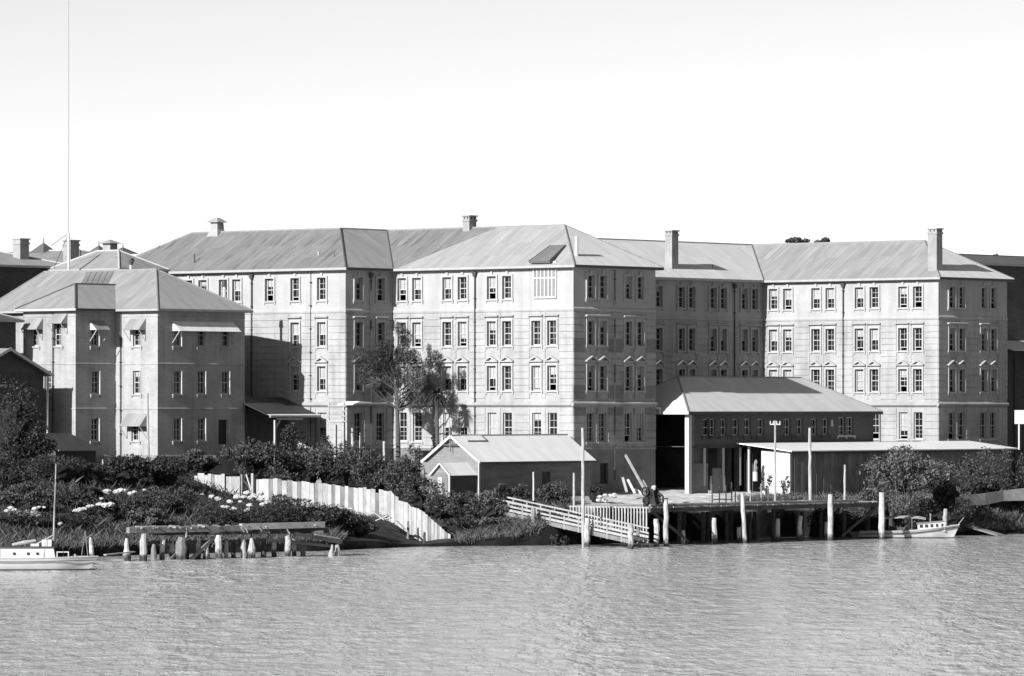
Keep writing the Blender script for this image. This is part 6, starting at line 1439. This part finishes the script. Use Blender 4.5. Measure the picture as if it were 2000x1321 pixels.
stones([(414, 970, 421, .26), (425, 974, 420, .24), (436, 990, 416.5, .2), (443, 991, 416.5, .22), (449, 980, 419, .26), (456, 994, 416, .24), (463, 971, 422, .32), (476, 971, 422, .24), (483, 963, 424, .3), (490, 972, 421.5, .26), (488, 987, 418, .24), (485, 997, 416, .3), (496, 968, 423, .26), (499, 972, 422, .22), (509, 964, 424, .28), (511, 975, 421, .3), (513, 985, 418, .24), (522, 982, 419, .2), (530, 981, 419, .16), (395, 966, 422, .14), (470, 980, 419.5, .18)], 'pale stone in the heap below the garden gate', 'stone heap below the gate', 4)
for i, (x0, y0, x1, y1, lab) in enumerate(((664, 992, 690, 993, 'pale plank lying at the fence foot'), (730, 1000, 752, 1016, 'broken white board sliding off below the fence'), (744, 1010, 764, 1012, 'short white board under the lower fence'), (775, 1018, 790, 1034, 'narrow white board slanting down by the fence corner'), (735, 1017, 758, 1008, 'wide white scrap board below the fence'))):
    Yb = 424.5; world_thing('loose_board', MB().beam(P(x0, y0, Yb), P(x1, y1, Yb-.6), .3, .07), 'paling_white', lab, 'board', P(x0, y0, Yb), 'boards scattered below the fence')
# low growth over the banks
def growth(name, label_kind, boxes, n, hgt, m, seed, blades=False):
    rs = np.random.RandomState(seed); V = []; tot = sum(b[4] for b in boxes)
    for (x0, x1, d0, d1, wgt) in boxes:
        k = int(n*wgt/tot); x = rs.uniform(x0, x1, k); d = d0 + (d1-d0)*rs.rand(k)**1.2
        y = np.interp(x, SX, SY) + d; z = np.array([tz(a, b) for a, b in zip(x, y)]); V.append(np.stack([x, y, z], 1))
    C = np.concatenate(V); n = len(C)
    if blades:
        h = hgt*rs.uniform(.4, 1.3, (n, 1)); t = rs.uniform(0, 6.28, n); s = np.stack([np.cos(t), np.sin(t), np.zeros(n)], 1); ln = rs.normal(size=(n, 3))*np.array([.45, .45, 0])*h; up = np.array([0, 0, 1.0])*h
        w = .010+.018*rs.rand(n, 1)
        v = np.stack([C-s*w-up*.15, C+s*w-up*.15, C+s*w*.5+up*.6+ln*.5, C-s*w*.15+up+ln], 1).reshape(-1, 3)
    else:
        lump = .5+.5*np.sin(C[:, 0]*1.7+np.sin(C[:, 1]*.9)*2)*np.sin(C[:, 1]*1.1+1.3); C[:, 2] += rs.rand(n)*hgt*(.25+1.3*lump)
        v, _ = leaf_quads(C, .16, rs, .45)
    return struct(link(name, np_mesh(name, v, np.arange(4*n).reshape(n, 4)), m), 'stuff')
growth('undergrowth', None, [(-46, -13.5, .9, 14, 5), (-46, -22, 12, 46, 6), (-4.6, 5, .9, 12, 2.4), (-20, -9, 12, 26, 1.6), (28, 34, 1, 6, 1)], 80000, .4, 'leaf_mid', 1)
growth('rough_grass', None, [(-40, -13.5, .4, 6, 2), (-4.6, 4, .4, 7, 1.5), (28, 50, .8, 22, 6), (20, 30, 3, 9, 1)], 42000, .5, 'leaf_pale', 2, True)
growth('tall_weeds', None, [(-44, -14, 1.5, 12, 4), (-44, -24, 10, 40, 5), (-4, 5, 1.5, 10, 2), (30, 50, 1, 18, 3)], 9000, .8, 'leaf_mid', 3, True)
# pale path and low wall on the right bank
q = [P(1866, 976, 459), P(1890, 970, 460), P(1925, 967, 462), P(1960, 962, 464.5), P(2010, 956, 467), P(2060, 950, 471), P(2120, 945, 476)]
mb = MB(); hs = [.12, .42, .5, .38, .62, .7, .7]
for p, h_ in zip(q, hs): mb.v += [(p.x, p.y, p.z+.15), (p.x, p.y+.45, p.z+.15), (p.x, p.y+.4, p.z-h_-.4), (p.x, p.y-.12, p.z-h_-.4)]
for i in range(len(q)-1):
    for k in range(4): a_ = 4*i+k; b_ = 4*i+(k+1) % 4; mb.f.append((a_, b_, b_+4, a_+4))
mb.f += [(0, 1, 2, 3), (len(mb.v)-1, len(mb.v)-2, len(mb.v)-3, len(mb.v)-4)]
struct(world_thing('retaining_wall', mb, 'concrete', 'low pale bank wall rising to the right picture edge', 'wall', q[0]), 'structure')
